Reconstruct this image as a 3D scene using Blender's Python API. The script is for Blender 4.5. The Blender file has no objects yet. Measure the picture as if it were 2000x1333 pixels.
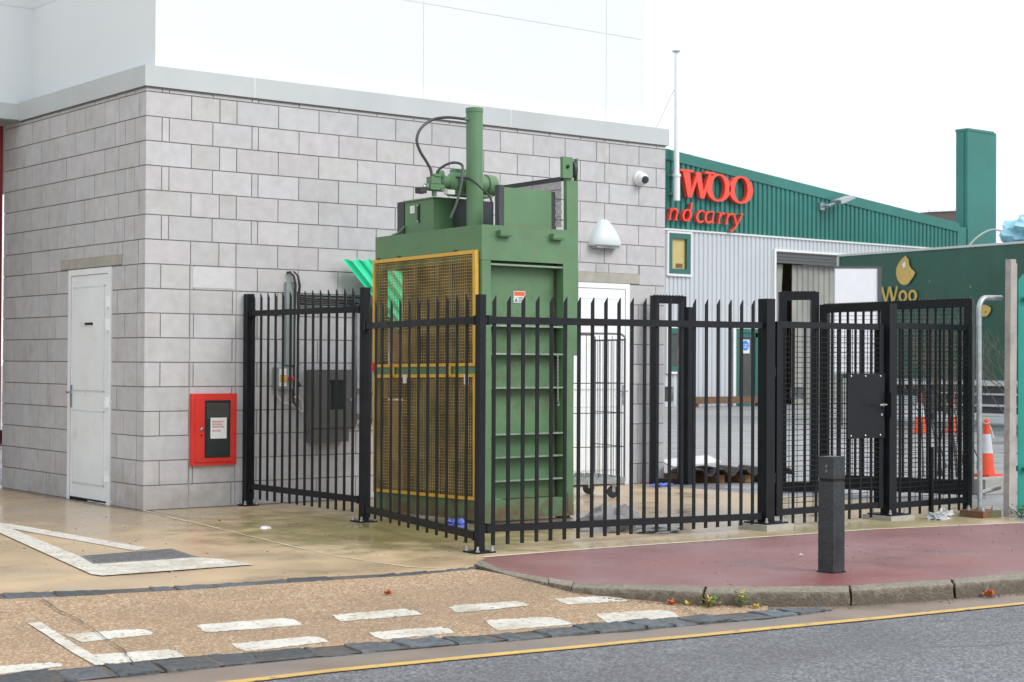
import bpy, bmesh, math, random
from mathutils import Vector, Matrix
R = math.radians
S = bpy.context.scene
random.seed(7)

# ---------------------------------------------------------------- camera
cam_d = bpy.data.cameras.new('camera')
cam_d.sensor_width = 36.0
cam_d.lens = 58.75
cam_d.clip_end = 2000
cam = bpy.data.objects.new('camera', cam_d)
S.collection.objects.link(cam)
_yaw = R(51.8); _pitch = math.atan(40.5/3264.); _roll = .00536
_F0 = Vector((math.cos(_yaw), math.sin(_yaw), 0)); _R0 = Vector((math.sin(_yaw), -math.cos(_yaw), 0)); _U0 = Vector((0, 0, 1))
_F = _F0*math.cos(_pitch) + _U0*math.sin(_pitch)
_U = _U0*math.cos(_pitch) - _F0*math.sin(_pitch)
_Rr = (_R0 + _U*_roll).normalized(); _U = _Rr.cross(_F).normalized()
cam.matrix_world = Matrix(((_Rr.x, _U.x, -_F.x, -6.784), (_Rr.y, _U.y, -_F.y, -14.030), (_Rr.z, _U.z, -_F.z, 1.372), (0, 0, 0, 1)))
cam_d.dof.use_dof = True
cam_d.dof.focus_distance = 13.0
cam_d.dof.aperture_fstop = 5.6
S.camera = cam

# ---------------------------------------------------------------- sky, sun, exposure
W = bpy.data.worlds.new('World'); S.world = W; W.use_nodes = True
nt = W.node_tree; bg = nt.nodes['Background']
sky = nt.nodes.new('ShaderNodeTexSky'); sky.sky_type = 'NISHITA'; sky.sun_disc = False
sky.sun_elevation = R(38); sky.sun_rotation = R(200); sky.dust_density = 4; sky.air_density = 1.2
mx = nt.nodes.new('ShaderNodeMix'); mx.data_type = 'RGBA'; mx.inputs[0].default_value = .86
nt.links.new(sky.outputs[0], mx.inputs[6]); mx.inputs[7].default_value = (12.2, 12.9, 13.3, 1)
nt.links.new(mx.outputs[2], bg.inputs[0]); bg.inputs[1].default_value = .094
sun_d = bpy.data.lights.new('sun', 'SUN'); sun_d.energy = 1.45; sun_d.angle = R(28); sun_d.color = (1, .975, .94)
sun = bpy.data.objects.new('sun', sun_d); S.collection.objects.link(sun)
_el, _az = R(38), R(-70)     # azimuth measured from +X towards +Y : light from the street side, a little right
sd = Vector((math.cos(_el)*math.cos(_az), math.cos(_el)*math.sin(_az), math.sin(_el)))
sun.rotation_euler = sd.to_track_quat('Z', 'Y').to_euler()
sky.sun_rotation = math.pi/2 - _az
S.view_settings.view_transform = 'Standard'; S.view_settings.look = 'None'
S.view_settings.exposure = 0.22; S.view_settings.gamma = 1.0
S.render.engine = 'CYCLES'

# ---------------------------------------------------------------- materials
def _n(t, k, **kw):
    n = t.nodes.new(k)
    for a, b in kw.items(): setattr(n, a, b)
    return n
def M(name, c, rough=.6, metal=0., var=.12, scale=4., bump=0., bscale=60., spec=.5, c2=None, c2scale=2., c2lo=.5, c2hi=.65, rvar=.1, tint=False, detail=6., coat=0., stretch=None):
    m = bpy.data.materials.new(name); m.use_nodes = True; t = m.node_tree; L = t.links.new
    p = t.nodes['Principled BSDF']; p.inputs['Metallic'].default_value = metal
    p.inputs['Specular IOR Level'].default_value = spec; p.inputs['Coat Weight'].default_value = coat
    tc = _n(t, 'ShaderNodeTexCoord'); co = tc.outputs['Object']
    if stretch:
        mp = _n(t, 'ShaderNodeMapping'); mp.inputs['Scale'].default_value = stretch; L(co, mp.inputs[0]); co = mp.outputs[0]
    nz = _n(t, 'ShaderNodeTexNoise'); nz.inputs['Scale'].default_value = scale; nz.inputs['Detail'].default_value = detail; L(co, nz.inputs['Vector'])
    cr = _n(t, 'ShaderNodeValToRGB'); e = cr.color_ramp.elements
    e[0].position = .3; e[1].position = .7
    e[0].color = tuple(max(0, x*(1-var)) for x in c) + (1,); e[1].color = tuple(min(1, x*(1+var)) for x in c) + (1,)
    L(nz.outputs['Fac'], cr.inputs[0]); out = cr.outputs[0]
    if c2:
        n2 = _n(t, 'ShaderNodeTexNoise'); n2.inputs['Scale'].default_value = c2scale; n2.inputs['Detail'].default_value = 8; n2.inputs['Roughness'].default_value = .62; L(co, n2.inputs['Vector'])
        r2 = _n(t, 'ShaderNodeValToRGB'); r2.color_ramp.elements[0].position = c2lo; r2.color_ramp.elements[1].position = c2hi; L(n2.outputs['Fac'], r2.inputs[0])
        m2 = _n(t, 'ShaderNodeMix', data_type='RGBA'); L(r2.outputs[0], m2.inputs[0]); L(out, m2.inputs[6]); m2.inputs[7].default_value = tuple(c2)+(1,); out = m2.outputs[2]
    if tint:
        at = _n(t, 'ShaderNodeVertexColor', layer_name='tint'); m3 = _n(t, 'ShaderNodeMix', data_type='RGBA', blend_type='MULTIPLY'); m3.inputs[0].default_value = 1
        L(out, m3.inputs[6]); L(at.outputs[0], m3.inputs[7]); out = m3.outputs[2]
    L(out, p.inputs['Base Color'])
    mr = _n(t, 'ShaderNodeMapRange'); mr.inputs[1].default_value = .3; mr.inputs[2].default_value = .7
    mr.inputs[3].default_value = max(0.02, rough-rvar); mr.inputs[4].default_value = min(1, rough+rvar)
    L(nz.outputs['Fac'], mr.inputs[0]); L(mr.outputs[0], p.inputs['Roughness'])
    if bump:
        nb = _n(t, 'ShaderNodeTexNoise'); nb.inputs['Scale'].default_value = bscale; nb.inputs['Detail'].default_value = 4; L(co, nb.inputs['Vector'])
        b = _n(t, 'ShaderNodeBump'); b.inputs['Strength'].default_value = bump; b.inputs['Distance'].default_value = .01
        L(nb.outputs['Fac'], b.inputs['Height']); L(b.outputs[0], p.inputs['Normal'])
    m['p'] = 1
    return m

def add_stain(m, color, center, rad, nscale=3, lo=.45, hi=.6, strength=1.0, rough=None):
    """a stain with a shape of its own: noise patches inside an ellipse"""
    t = m.node_tree; L = t.links.new; p = t.nodes['Principled BSDF']
    src = p.inputs['Base Color'].links[0].from_socket
    tc = _n(t, 'ShaderNodeTexCoord'); mp = _n(t, 'ShaderNodeMapping'); L(tc.outputs['Object'], mp.inputs[0])
    mp.vector_type = 'TEXTURE'; mp.inputs['Location'].default_value = center; mp.inputs['Scale'].default_value = rad
    gr = _n(t, 'ShaderNodeTexGradient', gradient_type='SPHERICAL'); L(mp.outputs[0], gr.inputs[0])
    nz = _n(t, 'ShaderNodeTexNoise'); nz.inputs['Scale'].default_value = nscale; nz.inputs['Detail'].default_value = 9; nz.inputs['Roughness'].default_value = .65; L(tc.outputs['Object'], nz.inputs['Vector'])
    ad = _n(t, 'ShaderNodeMath', operation='MULTIPLY_ADD'); L(gr.outputs['Fac'], ad.inputs[0]); ad.inputs[1].default_value = .45; L(nz.outputs['Fac'], ad.inputs[2])
    mu = _n(t, 'ShaderNodeMapRange'); mu.inputs[1].default_value = lo+.2; mu.inputs[2].default_value = hi+.25; mu.inputs[4].default_value = strength; L(ad.outputs[0], mu.inputs[0])
    gt = _n(t, 'ShaderNodeMath', operation='GREATER_THAN'); L(gr.outputs['Fac'], gt.inputs[0]); gt.inputs[1].default_value = 0.0
    m1 = _n(t, 'ShaderNodeMath', operation='MULTIPLY'); L(mu.outputs[0], m1.inputs[0]); 
    sm = _n(t, 'ShaderNodeMapRange'); sm.inputs[1].default_value = 0; sm.inputs[2].default_value = .25; L(gr.outputs['Fac'], sm.inputs[0]); L(sm.outputs[0], m1.inputs[1])
    mm = _n(t, 'ShaderNodeMix', data_type='RGBA'); L(m1.outputs[0], mm.inputs[0]); L(src, mm.inputs[6]); mm.inputs[7].default_value = tuple(color)+(1,)
    L(mm.outputs[2], p.inputs['Base Color'])
    if rough is not None:
        rs = p.inputs['Roughness'].links[0].from_socket
        m4 = _n(t, 'ShaderNodeMix', data_type='FLOAT'); L(m1.outputs[0], m4.inputs[0]); L(rs, m4.inputs[2]); m4.inputs[3].default_value = rough
        L(m4.outputs[0], p.inputs['Roughness'])
    return m

def grains(m, scale, cols, amt=.8, rnd=1.0):
    """exposed stone grains: voronoi cells in several real stone colours"""
    t = m.node_tree; L = t.links.new; p = t.nodes['Principled BSDF']; src = p.inputs['Base Color'].links[0].from_socket
    tc = _n(t, 'ShaderNodeTexCoord'); v = _n(t, 'ShaderNodeTexVoronoi'); v.inputs['Scale'].default_value = scale; L(tc.outputs['Object'], v.inputs['Vector'])
    sp = _n(t, 'ShaderNodeSeparateColor'); L(v.outputs['Color'], sp.inputs[0])
    cr = _n(t, 'ShaderNodeValToRGB'); cr.color_ramp.interpolation = 'CONSTANT'
    for i, c in enumerate(cols):
        e = cr.color_ramp.elements[i] if i < 2 else cr.color_ramp.elements.new(i/len(cols))
        e.position = i/len(cols); e.color = tuple(c)+(1,)
    L(sp.outputs[0], cr.inputs[0])
    mm = _n(t, 'ShaderNodeMix', data_type='RGBA'); mm.inputs[0].default_value = amt; L(src, mm.inputs[6]); L(cr.outputs[0], mm.inputs[7]); L(mm.outputs[2], p.inputs['Base Color'])
    b = _n(t, 'ShaderNodeBump'); b.inputs['Strength'].default_value = .6; b.inputs['Distance'].default_value = .006; b.invert = True
    L(v.outputs['Distance'], b.inputs['Height'])
    if p.inputs['Normal'].links: L(p.inputs['Normal'].links[0].from_socket, b.inputs['Normal'])
    L(b.outputs[0], p.inputs['Normal'])
    return m

X = {}
X['block'] = M('concrete_block', (.53, .525, .54), .9, var=.07, scale=9, bump=.35, bscale=150, tint=True, c2=(.43, .42, .40), c2scale=3.0, c2lo=.52, c2hi=.8)
add_stain(X['block'], (.30, .26, .22), (0, 0, 0.0), (2.2, 4.5, .55), 5, .42, .75, .55)
X['mortar'] = M('mortar', (.235, .22, .22), .95, var=.15, scale=20)
X['mjoint'] = M('movement_joint', (.36, .34, .335), .8, var=.1)
X['dred'] = M('dark_red_frame', (.22, .02, .018), .6, var=.1)
X['board'] = M('white_board_face', (.88, .87, .91), .5, var=.02)
X['coping'] = M('coping_metal', (.50, .53, .545), .45, var=.05, scale=1.5, c2=(.43, .47, .46), c2scale=1.2, c2lo=.5, c2hi=.8)
X['clad'] = M('white_cladding', (.74, .775, .80), .4, var=.015, scale=.8)
X['groove'] = M('panel_joint', (.68, .71, .74), .6, var=.05)
X['upvc'] = M('white_door_plastic', (.87, .90, .93), .35, var=.03, scale=3, c2=(.66, .65, .62), c2scale=2.2, c2lo=.6, c2hi=.85)
X['white'] = M('white_paint', (.78, .78, .79), .4, var=.04)
X['lintel'] = M('lintel_concrete', (.40, .38, .34), .9, var=.12, scale=8, bump=.3)
X['dark'] = M('dark_gap', (.015, .015, .016), .8, var=.1)
X['black'] = M('black_powder_coat', (.009, .0105, .014), .42, var=.2, scale=6, spec=.26, c2=(.014, .016, .02), c2scale=5, c2lo=.6, c2hi=.85)
X['blackgate'] = M('black_gate_paint', (.010, .012, .015), .5, var=.25, scale=6, spec=.25)
X['galv'] = M('galvanised_steel', (.42, .45, .48), .4, metal=.7, var=.15, scale=18)
X['steel'] = M('bright_steel', (.6, .6, .6), .28, metal=1, var=.08)
X['green'] = M('baler_green_paint', (.110, .224, .112), .5, var=.12, scale=3, c2=(.165, .235, .115), c2scale=2.4, c2lo=.55, c2hi=.85, bump=.06, bscale=8)
add_stain(X['green'], (.16, .07, .035), (.5, .8, 0.02), (1.6, 2.2, .26), 9, .40, .62, .85)
add_stain(X['green'], (.20, .12, .06), (.45, .0, 2.515), (1.4, 2.6, .05), 14, .5, .8, .45)
add_stain(X['green'], (.07, .10, .06), (.4, .3, 1.6), (1.5, 2.5, 1.7), 7, .66, .82, .6)
add_stain(X['green'], (.13, .075, .045), (.45, .8, 1.3), (2.6, 2.6, 2.6), 21, .61, .70, .42)
X['rust'] = M('rusty_steel', (.16, .08, .045), .85, var=.3, scale=14, c2=(.09, .13, .08), c2scale=5)
X['yellow'] = M('yellow_paint', (.68, .40, .06), .45, var=.1, scale=10, c2=(.45, .24, .05), c2scale=12, c2lo=.62, c2hi=.8)
X['wire_y'] = M('yellow_mesh_wire', (.44, .31, .12), .55, var=.4, scale=5)
X['interior'] = M('baler_interior', (.066, .066, .036), .8, var=.4, scale=5, c2=(.11, .075, .042), c2scale=4, c2lo=.5, c2hi=.6)
X['olive'] = M('worn_olive_frame', (.10, .12, .055), .7, var=.3, scale=5, c2=(.15, .09, .05), c2scale=7, c2lo=.5, c2hi=.65)
X['card'] = M('cardboard', (.36, .23, .13), .85, var=.2, scale=8)
X['rubber'] = M('black_rubber', (.03, .03, .033), .55, var=.2, scale=10)
X['hose'] = M('hydraulic_hose', (.06, .068, .07), .4, var=.2, scale=8)
X['red'] = M('red_cabinet_paint', (.68, .045, .035), .35, var=.06, scale=4)
X['glassdark'] = M('dark_cabinet_glass', (.035, .045, .045), .08, var=.2, scale=3, rvar=.04)
X['paper'] = M('paper', (.72, .72, .73), .7, var=.05)
X['ink_red'] = M('red_print', (.62, .08, .06), .6, var=.1)
X['ink_grey'] = M('grey_print', (.2, .2, .22), .6, var=.1)
X['orange'] = M('orange_band', (.75, .14, .03), .5, var=.05)
X['blue'] = M('blue_sign', (.02, .22, .72), .4, var=.05)
X['elec'] = M('grey_electric_cabinet', (.13, .13, .128), .5, var=.1, scale=4)
X['pvc'] = M('pvc_white', (.65, .65, .62), .4, var=.05)
X['pipe'] = M('grey_green_conduit', (.25, .31, .31), .45, var=.1)
X['corrg'] = M('green_plastic_sheet', (.03, .62, .34), .35, var=.12, scale=4)
X['lampw'] = M('lamp_housing', (.62, .68, .70), .4, var=.06, scale=5)
X['lampd'] = M('lamp_lens', (.33, .36, .36), .25, var=.2, scale=30)
# ground
X['yard'] = M('yard_concrete', (.51, .375, .235), .38, var=.10, scale=1.6, rvar=.22, bump=.12, bscale=30, c2=(.50, .42, .31), c2scale=.9, c2lo=.5, c2hi=.8, detail=9)
add_stain(X['yard'], (.20, .18, .06), (.8, -2.6, 0), (2.1, 2.8, 1), 3.6, .39, .55, .8)
add_stain(X['yard'], (.24, .22, .10), (4.6, -4.8, 0), (3.5, .6, 1), 3.5, .34, .6, .7)
add_stain(X['yard'], (.30, .24, .20), (3.2, -3.4, 0), (2.4, 2.0, 1), 1.3, .42, .55, .5, .12)
add_stain(X['yard'], (.36, .275, .175), (-1.0, .2, 0), (2.2, 3.0, 1), 1.0, .36, .55, .7, .10)
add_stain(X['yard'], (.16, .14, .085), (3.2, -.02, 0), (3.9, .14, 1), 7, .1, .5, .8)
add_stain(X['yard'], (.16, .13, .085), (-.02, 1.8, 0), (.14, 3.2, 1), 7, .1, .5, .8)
add_stain(X['yard'], (.15, .125, .08), (2.2, -2.6, 0), (1.3, 1.2, 1), 4, .2, .6, .7)
X['tarmac'] = M('wet_grey_tarmac', (.29, .29, .305), .36, var=.12, scale=1.2, rvar=.2, bump=.2, bscale=120)
X['apron'] = M('exposed_aggregate', (.40, .285, .18), .75, var=.15, scale=2.5, bump=.2, bscale=200)
grains(X['apron'], 88, [(.30, .17, .09), (.44, .29, .18), (.38, .24, .14), (.66, .54, .40), (.20, .12, .08), (.44, .28, .15)], .62)
add_stain(X['apron'], (.22, .15, .10), (-1.5, -6.2, 0), (4, 1.6, 1), 1.4, .45, .6, .35)
X['redp'] = M('red_asphalt', (.26, .118, .118), .42, var=.09, scale=1.5, rvar=.16, bump=.45, bscale=260, c2=(.30, .18, .182), c2scale=1.1, c2lo=.45, c2hi=.7)
add_stain(X['redp'], (.24, .045, .05), (1.5, -7.0, 0), (2.0, .55, 1), 2.2, .40, .6, .6, .25)
X['asphalt'] = M('road_asphalt', (.175, .175, .20), .55, var=.16, scale=1.3, bump=.5, bscale=170, rvar=.15)
grains(X['asphalt'], 78, [(.07, .07, .077), (.17, .17, .183), (.11, .11, .12), (.24, .24, .26), (.10, .10, .11), (.33, .33, .35)], .7)
add_stain(X['asphalt'], (.075, .075, .082), (-1, -8.2, 0), (5, 1.0, 1), 1.6, .35, .7, .45)
X['channel'] = M('channel_concrete', (.24, .185, .15), .5, var=.14, scale=2.4, rvar=.18, bump=.25, bscale=90, c2=(.20, .18, .17), c2scale=1.8)
X['kerb'] = M('granite_kerb', (.40, .36, .30), .75, var=.22, scale=26, bump=.8, bscale=34, c2=(.20, .165, .125), c2scale=9, c2lo=.5, c2hi=.7, tint=True)
grains(X['kerb'], 70, [(.30, .26, .21), (.46, .42, .36), (.22, .18, .14), (.38, .33, .28)], .55)
add_stain(X['kerb'], (.12, .098, .075), (2, -7.2, -.115), (60, 60, .15), 22, .0, .5, 1.0)
X['sett'] = M('granite_sett', (.075, .085, .10), .45, var=.35, scale=26, bump=1.0, bscale=26, tint=True, c2=(.15, .15, .145), c2scale=14, c2lo=.55, c2hi=.7)
X['paint'] = M('white_road_paint', (.66, .63, .57), .6, var=.10, scale=6, c2=(.36, .27, .18), c2scale=30, c2lo=.56, c2hi=.64, bump=.5, bscale=90)
add_stain(X['paint'], (.40, .33, .24), (-1, -5, 0), (9, 9, 9), 5, .62, .78, .7)
X['yline'] = M('yellow_road_paint', (.62, .40, .12), .6, var=.12, scale=8, c2=(.25, .2, .15), c2scale=16, c2lo=.58, c2hi=.68)
X['crack'] = M('crack_filler', (.10, .085, .075), .8, var=.3, scale=8)
X['jointl'] = M('joint_sealant', (.66, .58, .45), .8, var=.15, scale=8)
X['iron'] = M('cast_iron', (.20, .195, .20), .55, metal=.3, var=.25, scale=30)
X['bollard'] = M('bollard_black', (.020, .026, .031), .40, var=.35, scale=7, bump=.3, bscale=40, c2=(.07, .065, .06), c2scale=9, c2lo=.58, c2hi=.75)
# distance
X['wgreen'] = M('green_cladding', (.022, .165, .140), .4, var=.05, scale=.6, c2=(.025, .20, .175), c2scale=.3)
X['wgrey'] = M('grey_cladding', (.52, .55, .585), .45, var=.04, scale=.5)
X['worn'] = M('worn_green_edge', (.24, .32, .25), .6, var=.3, scale=9)
X['wtrim'] = M('white_trim', (.74, .74, .74), .5, var=.04)
X['wframe'] = M('green_window_frame', (.02, .13, .11), .4, var=.08)
X['wglass'] = M('yellow_blind', (.52, .42, .17), .3, var=.08, scale=1)  # even yellow base colour for the upper window pane
X['dglass'] = M('dark_window_glass', (.05, .055, .05), .1, var=.3, scale=1.2)
X['sred'] = M('sign_red', (.85, .075, .045), .4, var=.04)
X['sredside'] = X['sred']
X['shutter'] = M('roller_shutter', (.10, .105, .105), .5, var=.1)
X['curtain'] = M('strip_curtain', (.30, .30, .275), .5, var=.12, scale=1.5)
X['brown'] = M('brown_interior', (.20, .11, .05), .8, var=.4, scale=1.5)
X['trailer'] = M('trailer_green_curtain', (.011, .075, .048), .42, var=.22, scale=.5, c2=(.02, .115, .085), c2scale=.4, c2lo=.5, c2hi=.75, bump=.3, bscale=1.2)
X['gold'] = M('gold_print', (.55, .38, .10), .5, var=.12, scale=2)
X['trim'] = M('aluminium_trim', (.50, .54, .52), .4, metal=.3, var=.05)
X['tealf'] = M('teal_fence_paint', (.012, .25, .205), .45, var=.1, scale=4)
X['post'] = M('weathered_concrete_post', (.40, .37, .35), .85, var=.12, scale=6, bump=.4, bscale=60, c2=(.30, .28, .26), c2scale=5)
X['coneo'] = M('cone_orange', (.85, .10, .04), .5, var=.08, scale=8)
X['conew'] = M('cone_reflective', (.62, .64, .68), .4, var=.08, scale=12)
X['sack'] = M('grey_sack', (.25, .245, .25), .65, var=.25, scale=9, bump=.6, bscale=14)
X['tarp'] = M('blue_tarp', (.30, .58, .70), .35, var=.35, scale=1.2, bump=.5, bscale=3)
X['roofd'] = M('dark_roof', (.07, .05, .05), .8, var=.2, scale=.5)
X['timber'] = M('timber', (.36, .19, .09), .8, var=.25, scale=14, bump=.3)
X['barkt'] = M('bare_twig', (.13, .11, .085), .85, var=.3, scale=12)
X['weed'] = M('weed_leaf', (.10, .20, .04), .6, var=.35, scale=30)
X['leafo'] = M('dry_leaf', (.42, .10, .03), .6, var=.3, scale=30)
X['leafy'] = M('yellow_leaf', (.48, .36, .05), .6, var=.3, scale=30)
X['bluer'] = M('blue_cloth', (.14, .20, .62), .8, var=.3, scale=14)
X['polyth'] = M('clear_plastic', (.48, .50, .51), .25, var=.2, scale=12)
X['tyre'] = M('tyre', (.02, .02, .02), .8, var=.3)
X['tankd'] = M('dark_edge_rubber', (.045, .05, .058), .5, var=.15)

# ---------------------------------------------------------------- mesh builder
class MB:
    def __init__(s): s.b = bmesh.new(); s.cl = None; s.mi = 0
    def _f(s, vs, tint=None):
        try: f = s.b.faces.new(vs)
        except ValueError: return None
        f.material_index = s.mi
        if tint is not None:
            if s.cl is None: s.cl = s.b.loops.layers.float_color.new('tint')
            for l in f.loops: l[s.cl] = (tint[0], tint[1], tint[2], 1)
        return f
    def box(s, a, b, tint=None):
        x0, y0, z0 = a; x1, y1, z1 = b
        v = [s.b.verts.new(p) for p in ((x0,y0,z0),(x1,y0,z0),(x1,y1,z0),(x0,y1,z0),(x0,y0,z1),(x1,y0,z1),(x1,y1,z1),(x0,y1,z1))]
        for q in ((3,2,1,0),(4,5,6,7),(0,1,5,4),(1,2,6,5),(2,3,7,6),(3,0,4,7)): s._f([v[i] for i in q], tint)
        return s
    def hexa(s, P, tint=None):
        v = [s.b.verts.new(p) for p in P]
        for q in ((3,2,1,0),(4,5,6,7),(0,1,5,4),(1,2,6,5),(2,3,7,6),(3,0,4,7)): s._f([v[i] for i in q], tint)
        return s
    def bar(s, p, q, w, h, up=(0,0,1)):
        """rectangular bar from p to q: w across, h along `up`"""
        p = Vector(p); q = Vector(q); d = (q-p).normalized(); up = Vector(up)
        if abs(d.dot(up)) > .98: up = Vector((1, 0, 0))
        sd = d.cross(up).normalized(); u = sd.cross(d).normalized()
        o = [sd*(a*w/2)+u*(b*h/2) for a, b in ((-1,-1),(1,-1),(1,1),(-1,1))]
        v = [s.b.verts.new(p+k) for k in o] + [s.b.verts.new(q+k) for k in o]
        for f in ((3,2,1,0),(4,5,6,7),(0,1,5,4),(1,2,6,5),(2,3,7,6),(3,0,4,7)): s._f([v[i] for i in f])
        return s
    def tube(s, pts, r, seg=10, cap=True, smooth=True):
        pts = [Vector(p) for p in pts]; n = len(pts); rs = r if isinstance(r, (list, tuple)) else [r]*n
        prev = None; rings = []
        for i, p in enumerate(pts):
            d = (pts[min(i+1, n-1)] - pts[max(i-1, 0)]).normalized()
            if prev is None:
                a = Vector((0, 0, 1)) if abs(d.z) < .9 else Vector((1, 0, 0)); u = d.cross(a).normalized()
            else: u = (prev - d*prev.dot(d)).normalized()
            prev = u; w = d.cross(u)
            rings.append([s.b.verts.new(p + (u*math.cos(2*math.pi*k/seg) + w*math.sin(2*math.pi*k/seg))*rs[i]) for k in range(seg)])
        for i in range(n-1):
            for k in range(seg):
                f = s._f([rings[i][k], rings[i][(k+1)%seg], rings[i+1][(k+1)%seg], rings[i+1][k]])
                if f and smooth: f.smooth = True
        if cap:
            s._f(rings[0][::-1]); s._f(rings[-1])
        return s
    def lathe(s, c, prof, axis=(0,0,1), seg=20, smooth=True):
        """prof: list of (distance along axis, radius)"""
        ax = Vector(axis).normalized(); c = Vector(c)
        a = Vector((0, 0, 1)) if abs(ax.z) < .9 else Vector((1, 0, 0)); u = ax.cross(a).normalized(); w = ax.cross(u)
        rings = [[s.b.verts.new(c + ax*h + (u*math.cos(2*math.pi*k/seg)+w*math.sin(2*math.pi*k/seg))*max(r, 1e-4)) for k in range(seg)] for h, r in prof]
        for i in range(len(prof)-1):
            for k in range(seg):
                f = s._f([rings[i][k], rings[i][(k+1)%seg], rings[i+1][(k+1)%seg], rings[i+1][k]])
                if f and smooth: f.smooth = True
        s._f(rings[0][::-1]); s._f(rings[-1]); return s
    def prism(s, pts, off):
        """polygon pts (3D) extruded by vector off"""
        off = Vector(off); a = [s.b.verts.new(p) for p in pts]; b = [s.b.verts.new(Vector(p)+off) for p in pts]
        s._f(a[::-1]); s._f(b); n = len(a)
        for i in range(n): s._f([a[i], a[(i+1)%n], b[(i+1)%n], b[i]])
        return s
    def quad(s, *p, tint=None): s._f([s.b.verts.new(q) for q in p], tint); return s
    def build(s, name, mat, parent=None, bevel=0., seg=1, label=None, local=False, smooth=False):
        if bevel:
            es = [e for e in s.b.edges if len(e.link_faces) == 2 and e.calc_face_angle(0) > .6]
            bmesh.ops.bevel(s.b, geom=es, offset=bevel, segments=seg, affect='EDGES', profile=.6, clamp_overlap=True)
        bmesh.ops.recalc_face_normals(s.b, faces=s.b.faces)
        if parent is not None and not local:
            top = parent
            off = Vector((0, 0, 0))
            while top is not None: off += Vector(top.location); top = top.parent
            bmesh.ops.translate(s.b, verts=s.b.verts, vec=-off)
        me = bpy.data.meshes.new(name); s.b.to_mesh(me); s.b.free()
        for m in (mat if isinstance(mat, (list, tuple)) else [mat]): me.materials.append(m)
        me.set_sharp_from_angle(angle=R(38))
        o = bpy.data.objects.new(name, me); S.collection.objects.link(o)
        if parent is not None: o.parent = parent
        if label: o['label'] = label
        return o

def tag(o, label=None, cat=None, group=None, kind=None):
    if label: o['label'] = label
    if cat: o['category'] = cat
    if group: o['group'] = group
    if kind: o['kind'] = kind
    return o
def thing(name, label, cat, loc=(0,0,0), group=None, rz=0):
    o = bpy.data.objects.new(name, None); o.empty_display_size = .2; S.collection.objects.link(o)
    o.location = loc; o.rotation_euler = (0, 0, rz); return tag(o, label, cat, group)
def kids(o): return [c for c in S.objects if c.parent == o]
def copy_tree(o, parent=None):
    c = o.copy(); S.collection.objects.link(c); c.parent = parent
    for ch in kids(o): copy_tree(ch, c)
    return c
def struct(name, mb, mat, **k): return tag(mb.build(name, mat, **k), kind='structure')

# ---------------------------------------------------------------- traced ground lines (metres)
SETT_UP_A = [(-3.9413, -4.1876, 0.0), (-3.0899, -4.5255, 0.0), (-2.7388, -4.6574, 0.0), (-2.1811, -4.8304, 0.0), (-1.1101, -4.9969, 0.0), (-0.6142, -5.1338, 0.0), (-0.1076, -5.1526, 0.0)]
SETT_UP_B = [(-4.0197, -4.4607, 0.0), (-3.1788, -4.7551, 0.0), (-2.8339, -4.8786, 0.0), (-2.266, -5.0006, 0.0), (-1.2126, -5.1603, 0.0), (-0.7018, -5.2604, 0.0), (-0.1533, -5.2304, 0.0)]
APRON_UP = [(-4.0197, -4.4607, 0.0), (-3.1788, -4.7551, 0.0), (-2.8339, -4.8786, 0.0), (-2.266, -5.0006, 0.0), (-1.2126, -5.1603, 0.0), (-0.7018, -5.2604, 0.0), (-0.1533, -5.2304, 0.0), (-0.1501, -5.6132, -0.008), (-0.1435, -6.1645, -0.02), (0.0047, -6.4231, -0.05), (0.2039, -6.6637, -0.07), (0.3504, -6.8431, -0.08), (0.5951, -7.1347, -0.085)]
SETT_LO_A = [(-4.5912, -6.4521, -0.085), (-3.8708, -6.5439, -0.085), (-3.4497, -6.601, -0.085), (-2.987, -6.6221, -0.085), (-2.2336, -6.7899, -0.085), (-1.248, -7.0088, -0.085), (-0.8385, -7.0328, -0.085), (-0.4212, -7.1162, -0.085), (-0.08, -7.1744, -0.085), (0.1907, -7.2128, -0.085), (0.444, -7.276, -0.085), (0.7802, -7.3718, -0.085)]
SETT_LO_B = [(-4.6746, -6.7423, -0.085), (-3.9786, -6.8223, -0.085), (-3.5715, -6.8734, -0.085), (-3.1363, -6.9144, -0.085), (-2.3624, -6.9955, -0.085), (-1.3695, -7.1632, -0.085), (-1.0049, -7.229, -0.085), (-0.603, -7.3139, -0.085), (-0.2533, -7.3518, -0.085), (0.0051, -7.3944, -0.085), (0.2567, -7.4513, -0.085), (0.8201, -7.4513, -0.085)]
YEL_A = [(-4.7633, -7.0507, -0.085), (-4.1027, -7.1426, -0.085), (-3.0285, -7.2766, -0.085), (-2.5523, -7.2985, -0.085), (-1.5762, -7.4258, -0.085), (-1.2072, -7.4877, -0.085), (-0.8078, -7.5368, -0.085), (-0.403, -7.6029, -0.085), (0.039, -7.6549, -0.085), (0.8662, -7.7791, -0.085), (2.0205, -7.9216, -0.085), (3.5586, -8.0398, -0.085)]
YEL_B = [(-4.7884, -7.1381, -0.085), (-4.1339, -7.2232, -0.085), (-3.0669, -7.346, -0.085), (-2.5939, -7.3647, -0.085), (-1.6288, -7.4926, -0.085), (-1.2618, -7.5518, -0.085), (-0.8677, -7.602, -0.085), (-0.466, -7.6665, -0.085), (-0.0327, -7.7219, -0.085), (0.7898, -7.8416, -0.085), (1.9418, -7.9762, -0.085), (3.4727, -8.0896, -0.085)]
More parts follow.
